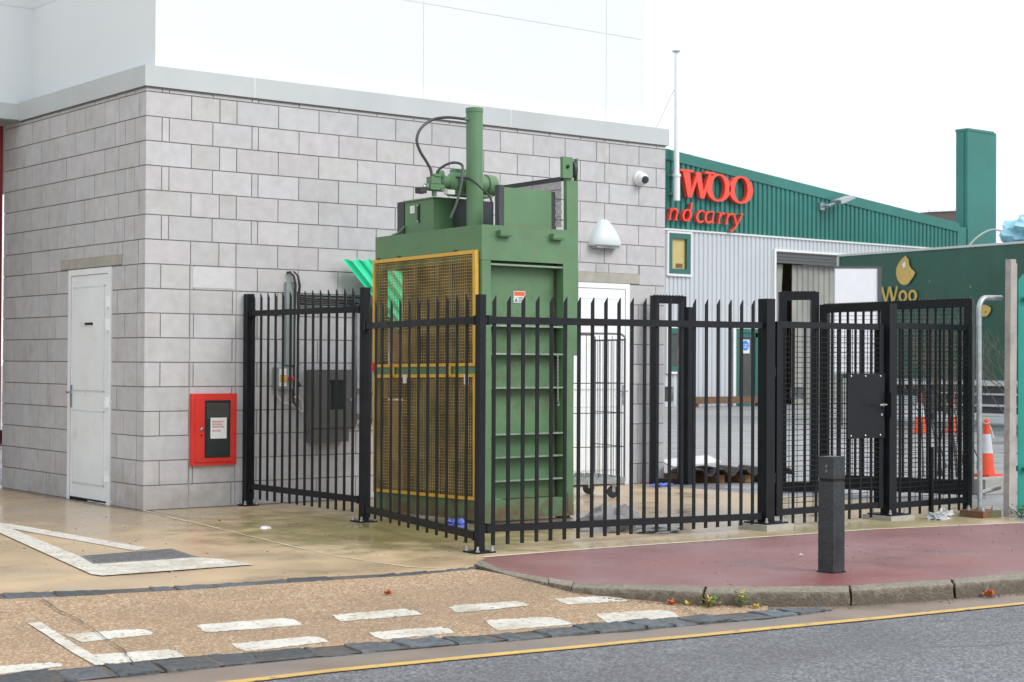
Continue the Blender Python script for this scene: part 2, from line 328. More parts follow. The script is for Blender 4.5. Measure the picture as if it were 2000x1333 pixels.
KERB_IN = [(0.1805, -4.8511, 0.0), (-0.0935, -5.5411, 0.0), (-0.0622, -6.1171, 0.0), (0.2135, -6.4249, 0.0), (0.4628, -6.7293, 0.0), (0.7419, -6.997, 0.0), (1.01, -7.1402, 0.0), (1.5257, -7.3398, 0.0), (2.2436, -7.4489, 0.0), (2.6258, -7.5014, 0.0), (4.3255, -7.5955, 0.0)]
KERB_OUT = [(0.0014, -5.0075, 0.0), (-0.1886, -5.662, 0.0), (-0.2115, -6.2691, 0.0), (-0.0803, -6.5182, 0.0), (0.1308, -6.7403, 0.0), (0.2861, -6.9076, 0.0), (0.572, -7.1559, 0.0), (0.8595, -7.3376, 0.0), (1.3378, -7.4911, 0.0), (2.012, -7.6178, 0.0), (2.3802, -7.6718, 0.0), (4.0381, -7.762, 0.0)]
RED_BACK = [(0.3092, -4.7405, 0.0), (0.6435, -4.7517, 0.0), (1.3628, -4.7862, 0.0), (2.6782, -4.9164, 0.0), (4.1276, -5.0533, 0.0), (5.6194, -5.4235, 0.0), (8.0651, -5.94, 0.0)]
TRI_UP = [(-1.855, 0.5426, 0.0), (-1.4874, -0.3877, 0.0), (-1.442, -0.7383, 0.0), (-1.3272, -2.8499, 0.0), (-1.4858, -2.9382, 0.0), (-1.5992, -0.8849, 0.0), (-1.7569, -0.4123, 0.0)]
TRI_LO = [(-1.7569, -0.4123, 0.0), (-1.5992, -0.8849, 0.0), (-2.0368, -3.5442, 0.0), (-1.3339, -3.5832, 0.0), (-1.228, -3.8055, 0.0), (-1.2087, -4.1734, 0.0), (-2.2725, -4.1271, 0.0), (-2.298, -4.0151, 0.0), (-1.8122, -1.2264, 0.0), (-1.9903, -0.3533, 0.0)]
MANHOLE = [(-1.9498, -3.0496, 0.0), (-1.228, -3.0017, 0.0), (-1.3141, -3.5603, 0.0), (-2.0643, -3.5244, 0.0)]
JOINT = [(-0.0107, -0.0116, 0.0), (-0.2716, -2.1684, -0.0), (-0.5028, -4.028, 0.0), (-0.431, -4.8692, 0.0), (-0.1787, -5.1855, 0.0)]
DASH = {'d1': [(-2.5846, -5.9809, -0.0501), (-2.0505, -6.0554, -0.0486), (-2.0926, -6.2711, -0.0592), (-2.632, -6.1746, -0.0599)], 'd2': [(-1.8144, -6.1103, -0.0491), (-1.3307, -6.1692, -0.0474), (-1.3609, -6.3588, -0.0564), (-1.8762, -6.2874, -0.0579)], 'd3': [(-1.0758, -6.1757, -0.0542), (-0.6379, -6.3065, -0.0464), (-0.6734, -6.4564, -0.0527), (-1.1615, -6.3975, -0.0609)], 'd4': [(-0.437, -6.3713, -0.0437), (-0.0302, -6.439, -0.0514), (-0.0337, -6.6041, -0.063), (-0.4641, -6.5357, -0.0584)], 'e1': [(-2.6554, -6.4845, -0.0749), (-2.1788, -6.5401, -0.0727), (-2.1992, -6.6956, -0.0802), (-2.6766, -6.6781, -0.0844)], 'e2': [(-1.9069, -6.6129, -0.0734), (-1.4487, -6.6711, -0.074), (-1.5046, -6.8504, -0.081), (-1.9437, -6.7991, -0.0824)], 'e3': [(-1.1716, -6.6644, -0.0698), (-0.7418, -6.7626, -0.074), (-0.8022, -6.9856, -0.0832), (-1.2771, -6.9258, -0.0821)], 'e4': [(-0.4972, -6.8199, -0.0745), (-0.0267, -6.9071, -0.0791), (-0.1177, -7.1341, -0.0845), (-0.6215, -7.0835, -0.0848)], 'l1': [(-3.3227, -5.4997, -0.0343), (-3.2468, -5.5138, -0.0342), (-3.3772, -6.6059, -0.0849), (-3.433, -6.5981, -0.0848)], 'l2': [(-3.2601, -5.8574, -0.0498), (-2.8565, -5.9191, -0.05), (-2.8716, -6.0816, -0.058), (-3.2744, -6.0798, -0.0601)], 'l3': [(-3.3429, -6.3676, -0.0738), (-2.9433, -6.4485, -0.0762), (-2.9779, -6.6312, -0.0847), (-3.3765, -6.593, -0.0845)], 'l4': [(-4.0953, -6.3104, -0.0762), (-3.5364, -6.4355, -0.078), (-3.5588, -6.5358, -0.0827), (-4.1298, -6.5428, -0.0837)]}
CRACKS = [[(-2.9896, -4.8914, -0.0031), (-3.0489, -5.2408, -0.0196), (-3.0681, -5.597, -0.0362), (-3.1319, -6.0198, -0.0565), (-3.1867, -6.3774, -0.0737), (-3.2822, -6.7037, -0.0809)], [(0.132, -6.8363, -0.0773), (0.0435, -7.0268, -0.0827), (-0.0425, -7.1858, -0.0849)]]
ZR = -.085
def strip(A, B, dz=0, sub=1, zb=None):
    """sheet between two matched polylines"""
    mb = MB(); n = len(A)
    ra = [mb.b.verts.new((p[0], p[1], p[2]+dz)) for p in A]; rb = [mb.b.verts.new((p[0], p[1], p[2]+dz)) for p in B]
    for i in range(n-1): mb._f([ra[i], ra[i+1], rb[i+1], rb[i]])
    return mb
def resample(P, n):
    P = [Vector(p) for p in P]; L = [0]
    for a, b in zip(P, P[1:]): L.append(L[-1]+(b-a).length)
    out = []
    for k in range(n):
        t = L[-1]*k/(n-1); i = 0
        while i < len(L)-2 and L[i+1] < t: i += 1
        out.append(P[i].lerp(P[i+1], (t-L[i])/(L[i+1]-L[i])))
    return out
def segdist(p, poly):
    best = (1e9, 0)
    for a, b in zip(poly, poly[1:]):
        a = Vector(a); b = Vector(b); ab = (b-a).to_2d(); t = max(0, min(1, (p.to_2d()-a.to_2d()).dot(ab)/ab.length_squared)); q = a.lerp(b, t)
        d = (p.to_2d()-q.to_2d()).length
        if d < best[0]: best = (d, q.z)
    return best
def apz(x, y):
    p = Vector((x, y, 0)); du, zu = segdist(p, APRON_UP); dl, zl = segdist(p, SETT_LO_A); t = du/(du+dl+1e-9)
    return zu*(1-t)+zl*t

# ================================================================ GROUND
struct('ground', MB().quad((-400,-400,-.30), (400,-400,-.30), (400,400,-.30), (-400,400,-.30)), X['tarmac'])
# extend traced lines beyond the picture
ext = lambda P, dl, dr: [(P[0][0]-dl, P[0][1]+dl*.16, P[0][2])] + list(P) + [(P[-1][0]+dr, P[-1][1]-dr*.09, P[-1][2])]
KI = ext(KERB_IN, 0, 25)[1:]; KO = ext(KERB_OUT, 0, 25)[1:]
YA = ext(YEL_A, 25, 25); YB = ext(YEL_B, 25, 25)
LA = ext(SETT_LO_A, 25, 0)[:-1]; LB = ext(SETT_LO_B, 25, 0)[:-1]
UA = ext(SETT_UP_A, 25, 0)[:-1]; UB = ext(SETT_UP_B, 25, 0)[:-1]
# road
mb = MB(); v = [mb.b.verts.new((p[0], p[1], ZR-.002)) for p in YB]; w = [mb.b.verts.new((p[0], -40, ZR-.002)) for p in YB]
for i in range(len(v)-1): mb._f([w[i], w[i+1], v[i+1], v[i]])
struct('road', mb, X['asphalt'])
# wide sheet under channel, kerb and crossing
struct('channel', strip([(p[0], p[1]+.0, ZR) for p in YB], [(p[0], p[1]+2.4, ZR) for p in YB]), X['channel'])
struct('yellow_line', strip(YA, YB, .004), X['yline'])
# crossing (vehicle crossover) between the two sett strips
mb = MB(); NU, NV = 60, 10
up = resample(ext(APRON_UP, 25, 0)[:-1], NU); lo = resample(LA, NU)
up = [Vector((-29, -.6, 0))] + resample(APRON_UP, NU); lo = [Vector((-29.5, -2.45, ZR))] + resample(SETT_LO_A[:-1], NU)
g = [[mb.b.verts.new(a.lerp(b, j/NV)) for j in range(NV+1)] for a, b in zip(up, lo)]
for row in g:
    for q in row:
        if q.co.x > -6: q.co.z = apz(q.co.x, q.co.y) + .008
for i in range(len(g)-1):
    for j in range(NV): mb._f([g[i][j], g[i+1][j], g[i+1][j+1], g[i][j+1]])
struct('crossing', mb, X['apron'])
# yard slab : concrete, bounded by upper setts, red pavement and x = 6.08
mb = MB()
out = [(-30, .55)] + [(p[0], p[1]) for p in UA[1:]] + [(.0, -5.01), (.18, -4.83)] + [(p[0], p[1]) for p in RED_BACK[1:]]
out = [(x, y) for x, y in out if x < 6.9]
poly = out + [(6.9, -4.2), (6.02, -2.0), (6.10, 0.3), (0.3, 0.3), (0.3, 12), (-30, 12)]
vs = [mb.b.verts.new((x, y, 0)) for x, y in poly]; f = mb._f(vs); bmesh.ops.triangulate(mb.b, faces=[f])
struct('yard', mb, X['yard'])
# tarmac yard beyond
mb = MB(); mb.quad((5.5,-6.5,-.004), (200,-14,-.004), (200,200,-.004), (5.5,200,-.004)); struct('tarmac_yard', mb, X['tarmac'])
# red pavement
mb = MB(); RB = ext(RED_BACK, 0, 25)[1:]
pr = [(p[0], p[1]) for p in [(.18, -4.85)]] + [(p[0], p[1]) for p in RB]
kk = [(p[0], p[1]) for p in KI]
vs = [mb.b.verts.new((x, y, .004)) for x, y in pr + kk[::-1][:-1]]; f = mb._f(vs); bmesh.ops.triangulate(mb.b, faces=[f])
struct('pavement', mb, X['redp'])
# thin pale edge strip between red pavement and yard
struct('pavement_edge', strip([(p[0], p[1]+.05, .006) for p in RB], [(p[0], p[1]+.012, .006) for p in RB]), X['jointl'])
# kerb stones
def blocks(A, B, z0f, z1f, length, gap, jit=.004, colr=(.75, 1.15), skip=0.05, rough=.004, bev=.008):
    mb = MB(); n = 5000; RA, RBn = resample(A, n), resample(B, n)
    L = sum((RA[i+1]-RA[i]).length for i in range(n-1)); s = 0
    while s < L:
        l = random.uniform(*length); e = min(L, s+l-gap)
        i0 = int(s/L*(n-1)); i1 = max(i0+1, int(e/L*(n-1)))
        a0, a1, b0, b1 = RA[i0], RA[i1], RBn[i0], RBn[i1]
        k = random.uniform(*colr); dz = random.uniform(-jit, jit); t = (k*random.uniform(.96, 1.04), k, k*random.uniform(.93, 1.02))
        J = lambda: random.uniform(-rough, rough)
        z = lambda q: (z0f(q), z1f(q)+dz)
        P = [(a0.x, a0.y+J(), z(a0)[0]), (a1.x, a1.y+J(), z(a1)[0]), (b1.x, b1.y+J(), z(b1)[0]), (b0.x, b0.y+J(), z(b0)[0]),
             (a0.x, a0.y+J(), z(a0)[1]+J()/2), (a1.x, a1.y+J(), z(a1)[1]+J()/2), (b1.x, b1.y+J(), z(b1)[1]+J()/2), (b0.x, b0.y+J(), z(b0)[1]+J()/2)]
        mb.hexa(P, t); s += l
    return mb
def roughen(mb, cuts, amp, fr=18, bev=.006):
    from mathutils import noise
    es = [e for e in mb.b.edges]; bmesh.ops.bevel(mb.b, geom=es, offset=bev, segments=2, affect='EDGES', profile=.6, clamp_overlap=True)
    bmesh.ops.subdivide_edges(mb.b, edges=[e for e in mb.b.edges if e.calc_length() > .035], cuts=cuts, use_grid_fill=True)
    for v in mb.b.verts: v.co += noise.noise_vector(v.co*fr)*amp
    return mb
def mid(A, B, t): return [tuple(a*(1-t)+b*t for a, b in zip(p, q)) for p, q in zip(A, B)]
KI2 = KI[:]; KO2 = KO[:]
mb = blocks([p for p in KI2[2:]], [p for p in KO2[2:]], lambda q: -.12, lambda q: .008, (.78, .92), .016, jit=.006, colr=(.72, 1.2), rough=.006); roughen(mb, 6, .006, 14, .014); struct('kerb', mb, X['kerb'])
mb = blocks(KI2[:3], KO2[:3], lambda q: -.12, lambda q: .009, (.5, .6), .008, rough=.002); struct('dropped_kerb', mb, X['kerb'], bevel=.006)
# sett strips
fl = lambda o: (lambda q: apz(q.x, q.y)+o)
mb = blocks(SETT_UP_A, SETT_UP_B, lambda q: -.1, lambda q: .007, (.14, .30), .022, jit=.005, rough=.014, colr=(.6, 1.35)); roughen(mb, 4, .009, 16); struct('upper_sett_strip', mb, X['sett'])
mb = blocks(SETT_LO_A, SETT_LO_B, lambda q: -.2, lambda q: ZR+.014, (.16, .31), .024, jit=.007, rough=.018, colr=(.6, 1.35)); roughen(mb, 4, .011, 16, .010); struct('lower_sett_strip', mb, X['sett'])
struct('sett_bedding', strip(LA, LB, .006), X['crack'])
struct('upper_sett_bedding', strip(UA, UB, .005), X['crack'])
# road marks on the crossing
def mark(name, q, dz=.0105, nu=26, nv=4):
    mb = MB(); a, b, c, d = [Vector(p) for p in q]; G = []
    for i in range(nu+1):
        r = []
        for j in range(nv+1):
            p = a.lerp(b, i/nu).lerp(d.lerp(c, i/nu), j/nv)
            if j in (0, nv): p.y += random.uniform(-.010, .010)
            if i in (0, nu): p.x += random.uniform(-.008, .008)
            p.z = apz(p.x, p.y)+dz; r.append(mb.b.verts.new(p))
        G.append(r)
    # rounded corners
    for (i, j, di, k_) in ((0, 0, 1, .15), (0, nv, 1, .2), (nu, 0, -1, .9), (nu, nv, -1, .25)):
        G[i][j].co += (G[i+di*2][j].co-G[i][j].co)*k_
    for i in range(nu):
        for j in range(nv): mb._f([G[i][j], G[i+1][j], G[i+1][j+1], G[i][j+1]])
    return struct(name, mb, X['paint'])
for k, q in DASH.items(): mark('road_marking', q, .0105 if k != 'l1' else .013)
for nm, P in (('road_marking', TRI_UP), ('road_marking', TRI_LO)):
    mb = MB(); dz = .004 if P is TRI_UP else .008
    f = mb._f([mb.b.verts.new((p[0], p[1], dz)) for p in P]); bmesh.ops.triangulate(mb.b, faces=[f]); struct(nm, mb, X['paint'])
def crack(P, w, mat, dz, fz, name):
    mb = MB(); P = resample(P, 26); A = []; B = []
    for i, p in enumerate(P):
        d = (P[min(i+1, 25)]-P[max(i-1, 0)]).normalized(); s = Vector((-d.y, d.x, 0)); ww = w*random.uniform(.35, 1.3)*.55; jt = random.uniform(-w, w)*.6
        z = fz(p.x, p.y)+dz; A.append((p.x+s.x*(ww+jt), p.y+s.y*(ww+jt), z)); B.append((p.x-s.x*(ww-jt), p.y-s.y*(ww-jt), z))
    struct(name, strip(A, B), mat)
for c in ([(.9,-8.0,ZR),(1.5,-8.35,ZR),(2.3,-8.5,ZR),(3.4,-8.9,ZR)], [(.2,-8.55,ZR),(.55,-8.75,ZR),(1.0,-8.8,ZR)], [(1.3,-8.9,ZR),(1.9,-9.1,ZR),(2.2,-9.05,ZR)]): crack(c, .005, X['crack'], .001, lambda x, y: ZR, 'crack')
for c in CRACKS: crack(c, .009, X['crack'], .020, apz, 'crack')
crack(JOINT, .018, X['jointl'], .004, lambda x, y: 0, 'slab_joint')
crack([(-.02,-.0,0),(-.5,-1.9,0),(-3.2,-3.4,0)], .003, X['jointl'], .0035, lambda x, y: 0, 'slab_joint')
# manhole cover
M4 = [Vector(p) for p in MANHOLE]
mc = thing('manhole_cover', 'rectangular cast iron manhole cover set in the yard beside the white triangle marking', 'manhole cover', tuple(M4[0].lerp(M4[2], .5)))
mb = MB(); f = [(p.x, p.y, .009) for p in M4]; mb.hexa([(p.x, p.y, -.02) for p in M4]+f); mb.build('frame', X['iron'], mc)
mb = MB(); c = M4[0].lerp(M4[2], .5)
for i in range(26):
    for j in range(16):
        u, v_ = (i+.5)/26, (j+.5)/16; p = M4[0].lerp(M4[1], u).lerp(M4[3].lerp(M4[2], u), v_)
        if .04 < u < .96 and .06 < v_ < .94:
            a = .010 if (i+j) % 2 else .005; mb.box((p.x-a, p.y-.015+a, .009), (p.x+a, p.y+.015-a, .0135))
mb.build('tread', X['iron'], mc)

# ================================================================ BLOCK BUILDING
bld = thing('block_building', 'grey concrete block building with pale metal coping and tall white clad storey above', 'building', (0, 0, 0))
C_ = .225; GAP = .010
mbw = MB()
ODD_U = [0, .153, .225, .672, 1.088, 1.157, 1.606, 2.061, 2.51, 2.961, 3.408, 3.86, 4.31, 4.757, 5.2, 5.558, 5.895, 6.343, 6.485]
EVEN_U = [0, .451, .745, .925, 1.377, 1.831, 2.283, 2.738, 3.188, 3.637, 4.08, 4.528, 4.979, 5.436, 5.625, 6.075, 6.485]
ODD_L = [0, .15, .445, .487, .929, 1.157, 1.606, 2.061, 2.51, 2.961, 3.408, 3.86, 4.31, 4.757, 5.2, 5.558, 5.895, 6.343, 6.485]
EVEN_L = [0, .449, .891, .931, 1.377, 1.831, 2.283, 2.738, 3.188, 3.637, 4.08, 4.528, 4.979, 5.436, 5.625, 6.075, 6.485]
LO_ = [0, .225, .427, .643, 1.10, 1.544, 1.967, 2.395, 2.84, 3.274, 3.40]
LE_ = [0, .13, .565, .874, 1.325, 1.764, 2.191, 2.632, 3.073, 3.40]
LOL = [0, .15, .417, .86, 1.31, 1.677, 1.993, 2.422, 2.869, 3.303, 3.36, 3.40]
LEL = [0, .142, .57, .90, 1.35, 1.653, 2.129, 2.198, 2.64, 3.061, 3.40]
pal = [(1, .99, 1.0), (.97, .98, .995), (1.02, .99, 1.01), (.94, .945, .945), (1.02, 1.03, 1.045), (.985, .96, .97), (.975, .975, .96), (1.03, 1.02, 1.02)]
def tnt():
    c = random.choice(pal); k = random.uniform(.95, 1.03); return tuple(x*k for x in c)
# openings: right wall door X 5.05..5.925 z<2.26 with lintel to 6.09 z 2.26-2.36 ; left wall door Y .70..1.66
def cut(lo, hi, holes):
    seg = [(lo, hi)]
    for a, b in holes:
        n = []
        for s0, s1 in seg:
            if b <= s0 or a >= s1: n.append((s0, s1)); continue
            if a > s0: n.append((s0, a))
            if b < s1: n.append((b, s1))
        seg = n
    return [s for s in seg if s[1]-s[0] > .02]
for k in range(18):
    z0 = k*C_; z1 = min(z0+C_, 3.875); lower = k < 10
    Uu = (EVEN_L if lower else EVEN_U) if k % 2 == 0 else (ODD_L if lower else ODD_U)
    Ll = (LEL if lower else LE_) if k % 2 == 0 else (LOL if lower else LO_)
    g2 = GAP/2
    for a, b in zip(Uu, Uu[1:]):
        holes = []
        if z0 < 2.25: holes.append((4.95, 5.93))
        if 2.25 <= z0 < 2.30: holes.append((4.80, 6.09))
        for s0, s1 in cut(a, b, holes):
            zz0 = z0+g2 if not (2.25 <= z0 < 2.3 and s1 < 0) else z0
            e0 = s0+g2 if s0 > 0 else -.006; e1 = s1-g2 if s1 < 6.48 else s1
            mbw.box((e0, -.006+random.uniform(-.0012, .0012), zz0), (e1, .06, z1-g2), tnt())
        if 2.25 <= z0 < 2.3:     # cut blocks above the lintel
            s0, s1 = max(a, 4.80), min(b, 6.09)
            if s1-s0 > .03: mbw.box((s0+g2, -.006, 2.375), (s1-g2, .06, z1-g2), tnt())
    for a, b in zip(Ll, Ll[1:]):
        holes = []
        if z0 < 2.25: holes.append((.695, 1.665))
        if 2.25 <= z0 < 2.30: holes.append((.47, 1.88))
        for s0, s1 in cut(a, b, holes):
            e0 = s0+g2 if s0 > 0 else .0602
            mbw.box((-.006+random.uniform(-.0012, .0012), e0, z0+g2), (.06, s1-g2, z1-g2), tnt())
        if 2.25 <= z0 < 2.3:
            s0, s1 = max(a, .47), min(b, 1.88)
            if s1-s0 > .03: mbw.box((-.006, s0+g2, 2.355), (.06, s1-g2, z1-g2), tnt())
mbw.build('block_wall', X['block'], bld, bevel=.0035)
mb = MB()   # mortar behind the blocks, in pieces round the doors
mb.box((.001, .001, -.1), (4.95, .2, 3.875)); mb.box((4.95, .001, 2.255), (5.93, .2, 3.875)); mb.box((5.93, .001, -.1), (6.48, .2, 3.875))
mb.box((.001, .2, -.1), (.2, .695, 3.875)); mb.box((.001, .695, 2.255), (.2, 1.665, 3.875)); mb.box((.001, 1.665, -.1), (.2, 3.39, 3.875))
mb.box((6.28, .2, -.1), (6.48, 12, 3.875)); mb.box((4.95, .18, 0), (5.93, .21, 2.255))
mb.build('mortar', X['mortar'], bld)
# control joints, lighter patch
mb = MB(); mb.box((.446, -.008, 0), (.455, .0, 2.25)); mb.box((.926, -.008, 0), (.934, .0, 2.25)); mb.build('movement_joint', X['mjoint'], bld)
mb = MB(); mb.box((.475, -.0105, 2.045), (.905, -.004, 2.235)); mb.build('patch', M('pale_block', (.60, .60, .62), .9, var=.05, scale=12, bump=.3, bscale=120), bld)
# coping
mb = MB(); z0, z1 = 3.871, 4.062
mb.box((-.03, -.03, z0), (1.10, .16, z1)); mb.box((1.103, -.03, z0), (4.20, .16, z1)); mb.box((4.203, -.03, z0), (6.526, .16, z1))
mb.box((-.031, .161, z0), (.16, 2.95, z1+.001)); mb.box((6.30, .161, z0), (6.52, 12, z1))
mb.build('coping', X['coping'], bld, bevel=.004)
mb = MB()
for x in (1.1, 4.2): MB().box((x-.006, -.0325, z0), (x+.006, -.0295, z1+.001)).build('coping_joint', X['groove'], bld)
mb = MB(); mb.box((-.018, -.018, 3.858), (6.49, -.0015, 3.8705)); mb.box((-.018, -.0014, 3.858), (-.0015, 2.95, 3.8705)); mb.build('coping_shadow_strip', X['elec'], bld)  # dark grey strip stands in for the shadow line under the coping
# canopy at the left end
mb = MB(); mb.box((-6, 2.951, 3.885), (.0, 3.05, 4.05)); mb.box((-6, 3.05, 3.95), (0, 3.39, 4.04)); mb.build('canopy', X['coping'], bld, bevel=.004)
mb = MB(); mb.box((-.06, 3.425, -.02), (-.012, 3.46, 3.87)); mb.build('shopfront_frame', X['dred'], bld)
mb = MB(); mb.box((-6, 3.50, -.02), (-.0, 3.6, 3.87)); mb.build('shopfront', X['glassdark'], bld)
# upper storey
mb = MB(); xs = [.16, 3.19, 5.717, 6.346]; zj = 5.09
for i in range(3):
    for a, b in ((4.0, zj), (zj, 9.5)):
        mb.box((xs[i]+(.0 if i == 0 else .004), .16, a+(.004 if a == zj else 0)), (xs[i+1]-.004, .1635, b-(.004 if b == zj else 0)))
for a, b in ((4.0, zj), (zj, 9.5)):
    mb.box((.16, .1636, a+(.004 if a == zj else 0)), (.1635, 3.05, b-(.004 if b == zj else 0)))
    mb.box((-3, 3.051, a+(.004 if a == zj else 0)), (.1634, 3.0545, b-(.004 if b == zj else 0))); mb.box((-7, 3.051, a+(.004 if a == zj else 0)), (-3.008, 3.0545, b-(.004 if b == zj else 0)))
mb.box((6.26, .241, 4.0), (6.34, 12, 9.5)); mb.build('upper_cladding', X['clad'], bld)
mb = MB(); mb.box((.164, .164, 4.0), (6.25, 12, 9.4)); mb.box((-7, 3.055, 4.0), (.163, 12, 9.4)); mb.build('inner_wall', X['groove'], bld)
# doors
def door(p, q, nrm, h, z0, name, hinge_at_end=True):
    """door between plan points p and q on the wall; nrm is the outward normal"""
    p = Vector(p); q = Vector(q); nrm = Vector(nrm); d = (q-p).normalized(); w = (q-p).length
    def bx(mb, a, b, za, zb, n0, n1):
        P = [p+d*a+nrm*n0, p+d*b+nrm*n0, p+d*b+nrm*n1, p+d*a+nrm*n1]
        mb.hexa([(v.x, v.y, za) for v in P]+[(v.x, v.y, zb) for v in P])
    D = MB(); bx(D, .06, w-.06, z0+.03, h-.06, -.05, .012); dd = D.build('door', X['upvc'], bld, bevel=.004)
    F = MB(); bx(F, 0, .058, z0, h, -.06, .02); bx(F, w-.058, w, z0, h, -.06, .02); bx(F, .058, w-.058, h-.058, h, -.06, .02); F.build('frame', X['upvc'], dd, bevel=.004)
    G = MB(); zm = z0+1.0
    for za, zb in ((z0+.16, zm-.12), (zm+.06, h-.17)):
        for a, b, c, e in ((.13, w-.13, za, za+.012), (.13, w-.13, zb-.012, zb), (.13, .142, za, zb), (w-.142, w-.13, za, zb)): bx(G, a, b, c, e, .0125, .016)
    G.build('panel_bead', X['groove'], dd)
    G = MB()
    for za, zb in ((z0+.175, zm-.135), (zm+.075, h-.185)): bx(G, .145, w-.145, za, zb, .013, .020)
    G.build('panel', X['upvc'], dd, bevel=.004)
    G = MB(); bx(G, .0585, .0615, z0, h-.06, -.02, .0135); bx(G, w-.0615, w-.0585, z0, h-.06, -.02, .0135); bx(G, .06, w-.06, h-.062, h-.058, -.02, .0135); bx(G, .06, w-.06, z0+.01, z0+.03, -.04, .005); G.build('door_gap', X['dark'], dd)
    hs = w-.05 if hinge_at_end else .05
    for z in (z0+.27, z0+.97, z0+1.70, z0+1.92):
        H = MB(); bx(H, hs-.022, hs+.022, z-.05, z+.05, .02, .034); bx(H, hs-.006, hs+.006, z-.055, z+.055, .034, .048); H.build('hinge', X['upvc'], dd, bevel=.002)
    hx = .09 if hinge_at_end else w-.09
    H = MB(); bx(H, hx-.015, hx+.015, z0+.90, z0+1.12, .012, .022); a = p+d*hx+nrm*.02
    H.tube([(a.x, a.y, z0+1.05), (a.x+nrm.x*.05, a.y+nrm.y*.05, z0+1.05), (a.x+nrm.x*.055+d.x*.02, a.y+nrm.y*.055+d.y*.02, z0+1.05), (a.x+nrm.x*.055+d.x*.10*(1 if hinge_at_end else -1), a.y+nrm.y*.055+d.y*.10*(1 if hinge_at_end else -1), z0+1.05)], .009, 8)
    H.build('handle', X['galv'], dd)
    return dd, bx
dl, bxl = door((0, 1.665, 0), (0, .695, 0), (-1, 0, 0), 2.25, .0, 'left')
H = MB(); H.box((-.024, 1.06, 1.693), (-.012, 1.345, 1.735)); H.build('letter_plate', X['white'], dl, bevel=.003)
H = MB(); H.box((-.0285, 1.07, 1.705), (-.0245, 1.25, 1.727)); H.build('letter_slot', X['dark'], dl)
dr, bxr = door((4.95, 0, 0), (5.93, 0, 0), (0, -1, 0), 2.255, .0, 'right', False)
H = MB(); H.box((5.03, -.0235, 1.775), (5.59, -.0205, 1.835)); H.build('red_notice', X['ink_red'], dr)
H = MB(); H.box((5.06, -.0265, 1.79), (5.56, -.0240, 1.820)); H.build('notice_text_band', X['paper'], dr)
mb = MB(); mb.box((4.80, -.012, 2.262), (6.09, .12, 2.372)); mb.build('lintel', X['lintel'], bld, bevel=.003)
mb = MB(); mb.box((-.012, .47, 2.262), (.12, 1.88, 2.352)); mb.build('lintel', X['lintel'], bld, bevel=.003)

# ---------------------------------------------------------------- things on the wall
rc = thing('fire_cabinet', 'red metal cabinet with dark glass and a paper notice, fixed low on the block wall', 'cabinet', (.69, 0, .73))
mb = MB(); mb.box((.455, -.045, .392), (.925, -.001, 1.060)); mb.build('body', X['red'], rc, bevel=.004)
mb = MB(); mb.box((.488, -.056, .425), (.892, -.0455, 1.025))
dd = mb.build('door', X['red'], rc, bevel=.003)
mb = MB(); mb.box((.598, -.060, .478), (.835, -.0565, .985)); mb.build('window', X['glassdark'], dd)
mb = MB()
for a in ((.585, .598, .465, .998), (.835, .848, .465, .998), (.598, .835, .465, .478), (.598, .835, .985, .998)): mb.box((a[0], -.063, a[2]), (a[1], -.0565, a[3]))
mb.build('window_rim', X['dark'], dd)
mb = MB()
for i in range(14): mb.box((.602, -.0625, .83+i*.0105), (.831, -.0605, .8335+i*.0105))
mb.build('vent_slats', X['elec'], dd)
mb = MB(); mb.box((.640, -.0665, .640), (.808, -.0635, .835)); pp = mb.build('notice', X['paper'], dd)
mb = MB()
for r_, (n_, zz) in enumerate(((6, .790), (5, .765), (6, .742), (4, .705))):
    x = .660
    for i in range(n_): 
        w_ = random.uniform(.012, .024); 
        for s_ in range(2): mb.box((x+s_*w_*.5, -.0685, zz), (x+s_*w_*.5+.003, -.067, zz+.016))
        mb.box((x, -.0685, zz+.007+(i%2)*.006), (x+w_*.8, -.067, zz+.010+(i%2)*.006)); x += w_+.004
mb.build('red_lettering', X['ink_red'], pp)
mb = MB(); mb.lathe((.557, -.056, .727), [(0, .017), (.008, .017), (.012, .012)], (0, -1, 0), 16); mb.build('lock', X['steel'], dd)
mb = MB(); mb.lathe((.552, -.056, .672), [(0, .010), (.004, .009)], (0, -1, 0), 12); mb.build('keyhole', X['dark'], dd)
mb = MB(); mb.box((.862, -.059, .45), (.868, -.0565, 1.0)); mb.build('hinge_strip', X['steel'], dd)

cc = thing('security_camera', 'white turret security camera high on the block wall near its right end', 'security camera', (6.07, -.02, 3.458))
mb = MB(); mb.lathe((6.07, -.006, 3.458), [(0, .085), (.03, .085), (.045, .070)], (0, -1, 0), 24); mb.build('base', X['white'], cc)
mb = MB(); mb.lathe((6.07, -.045, 3.458), [(0, .068), (.03, .072), (.06, .064), (.085, .045)], (-.15, -1, -.25), 24); hd = mb.build('housing', X['white'], cc)
mb = MB(); mb.lathe((6.059, -.118, 3.440), [(0, .046), (.022, .043), (.026, .02)], (-.15, -1, -.25), 20); mb.build('lens', X['glassdark'], hd)

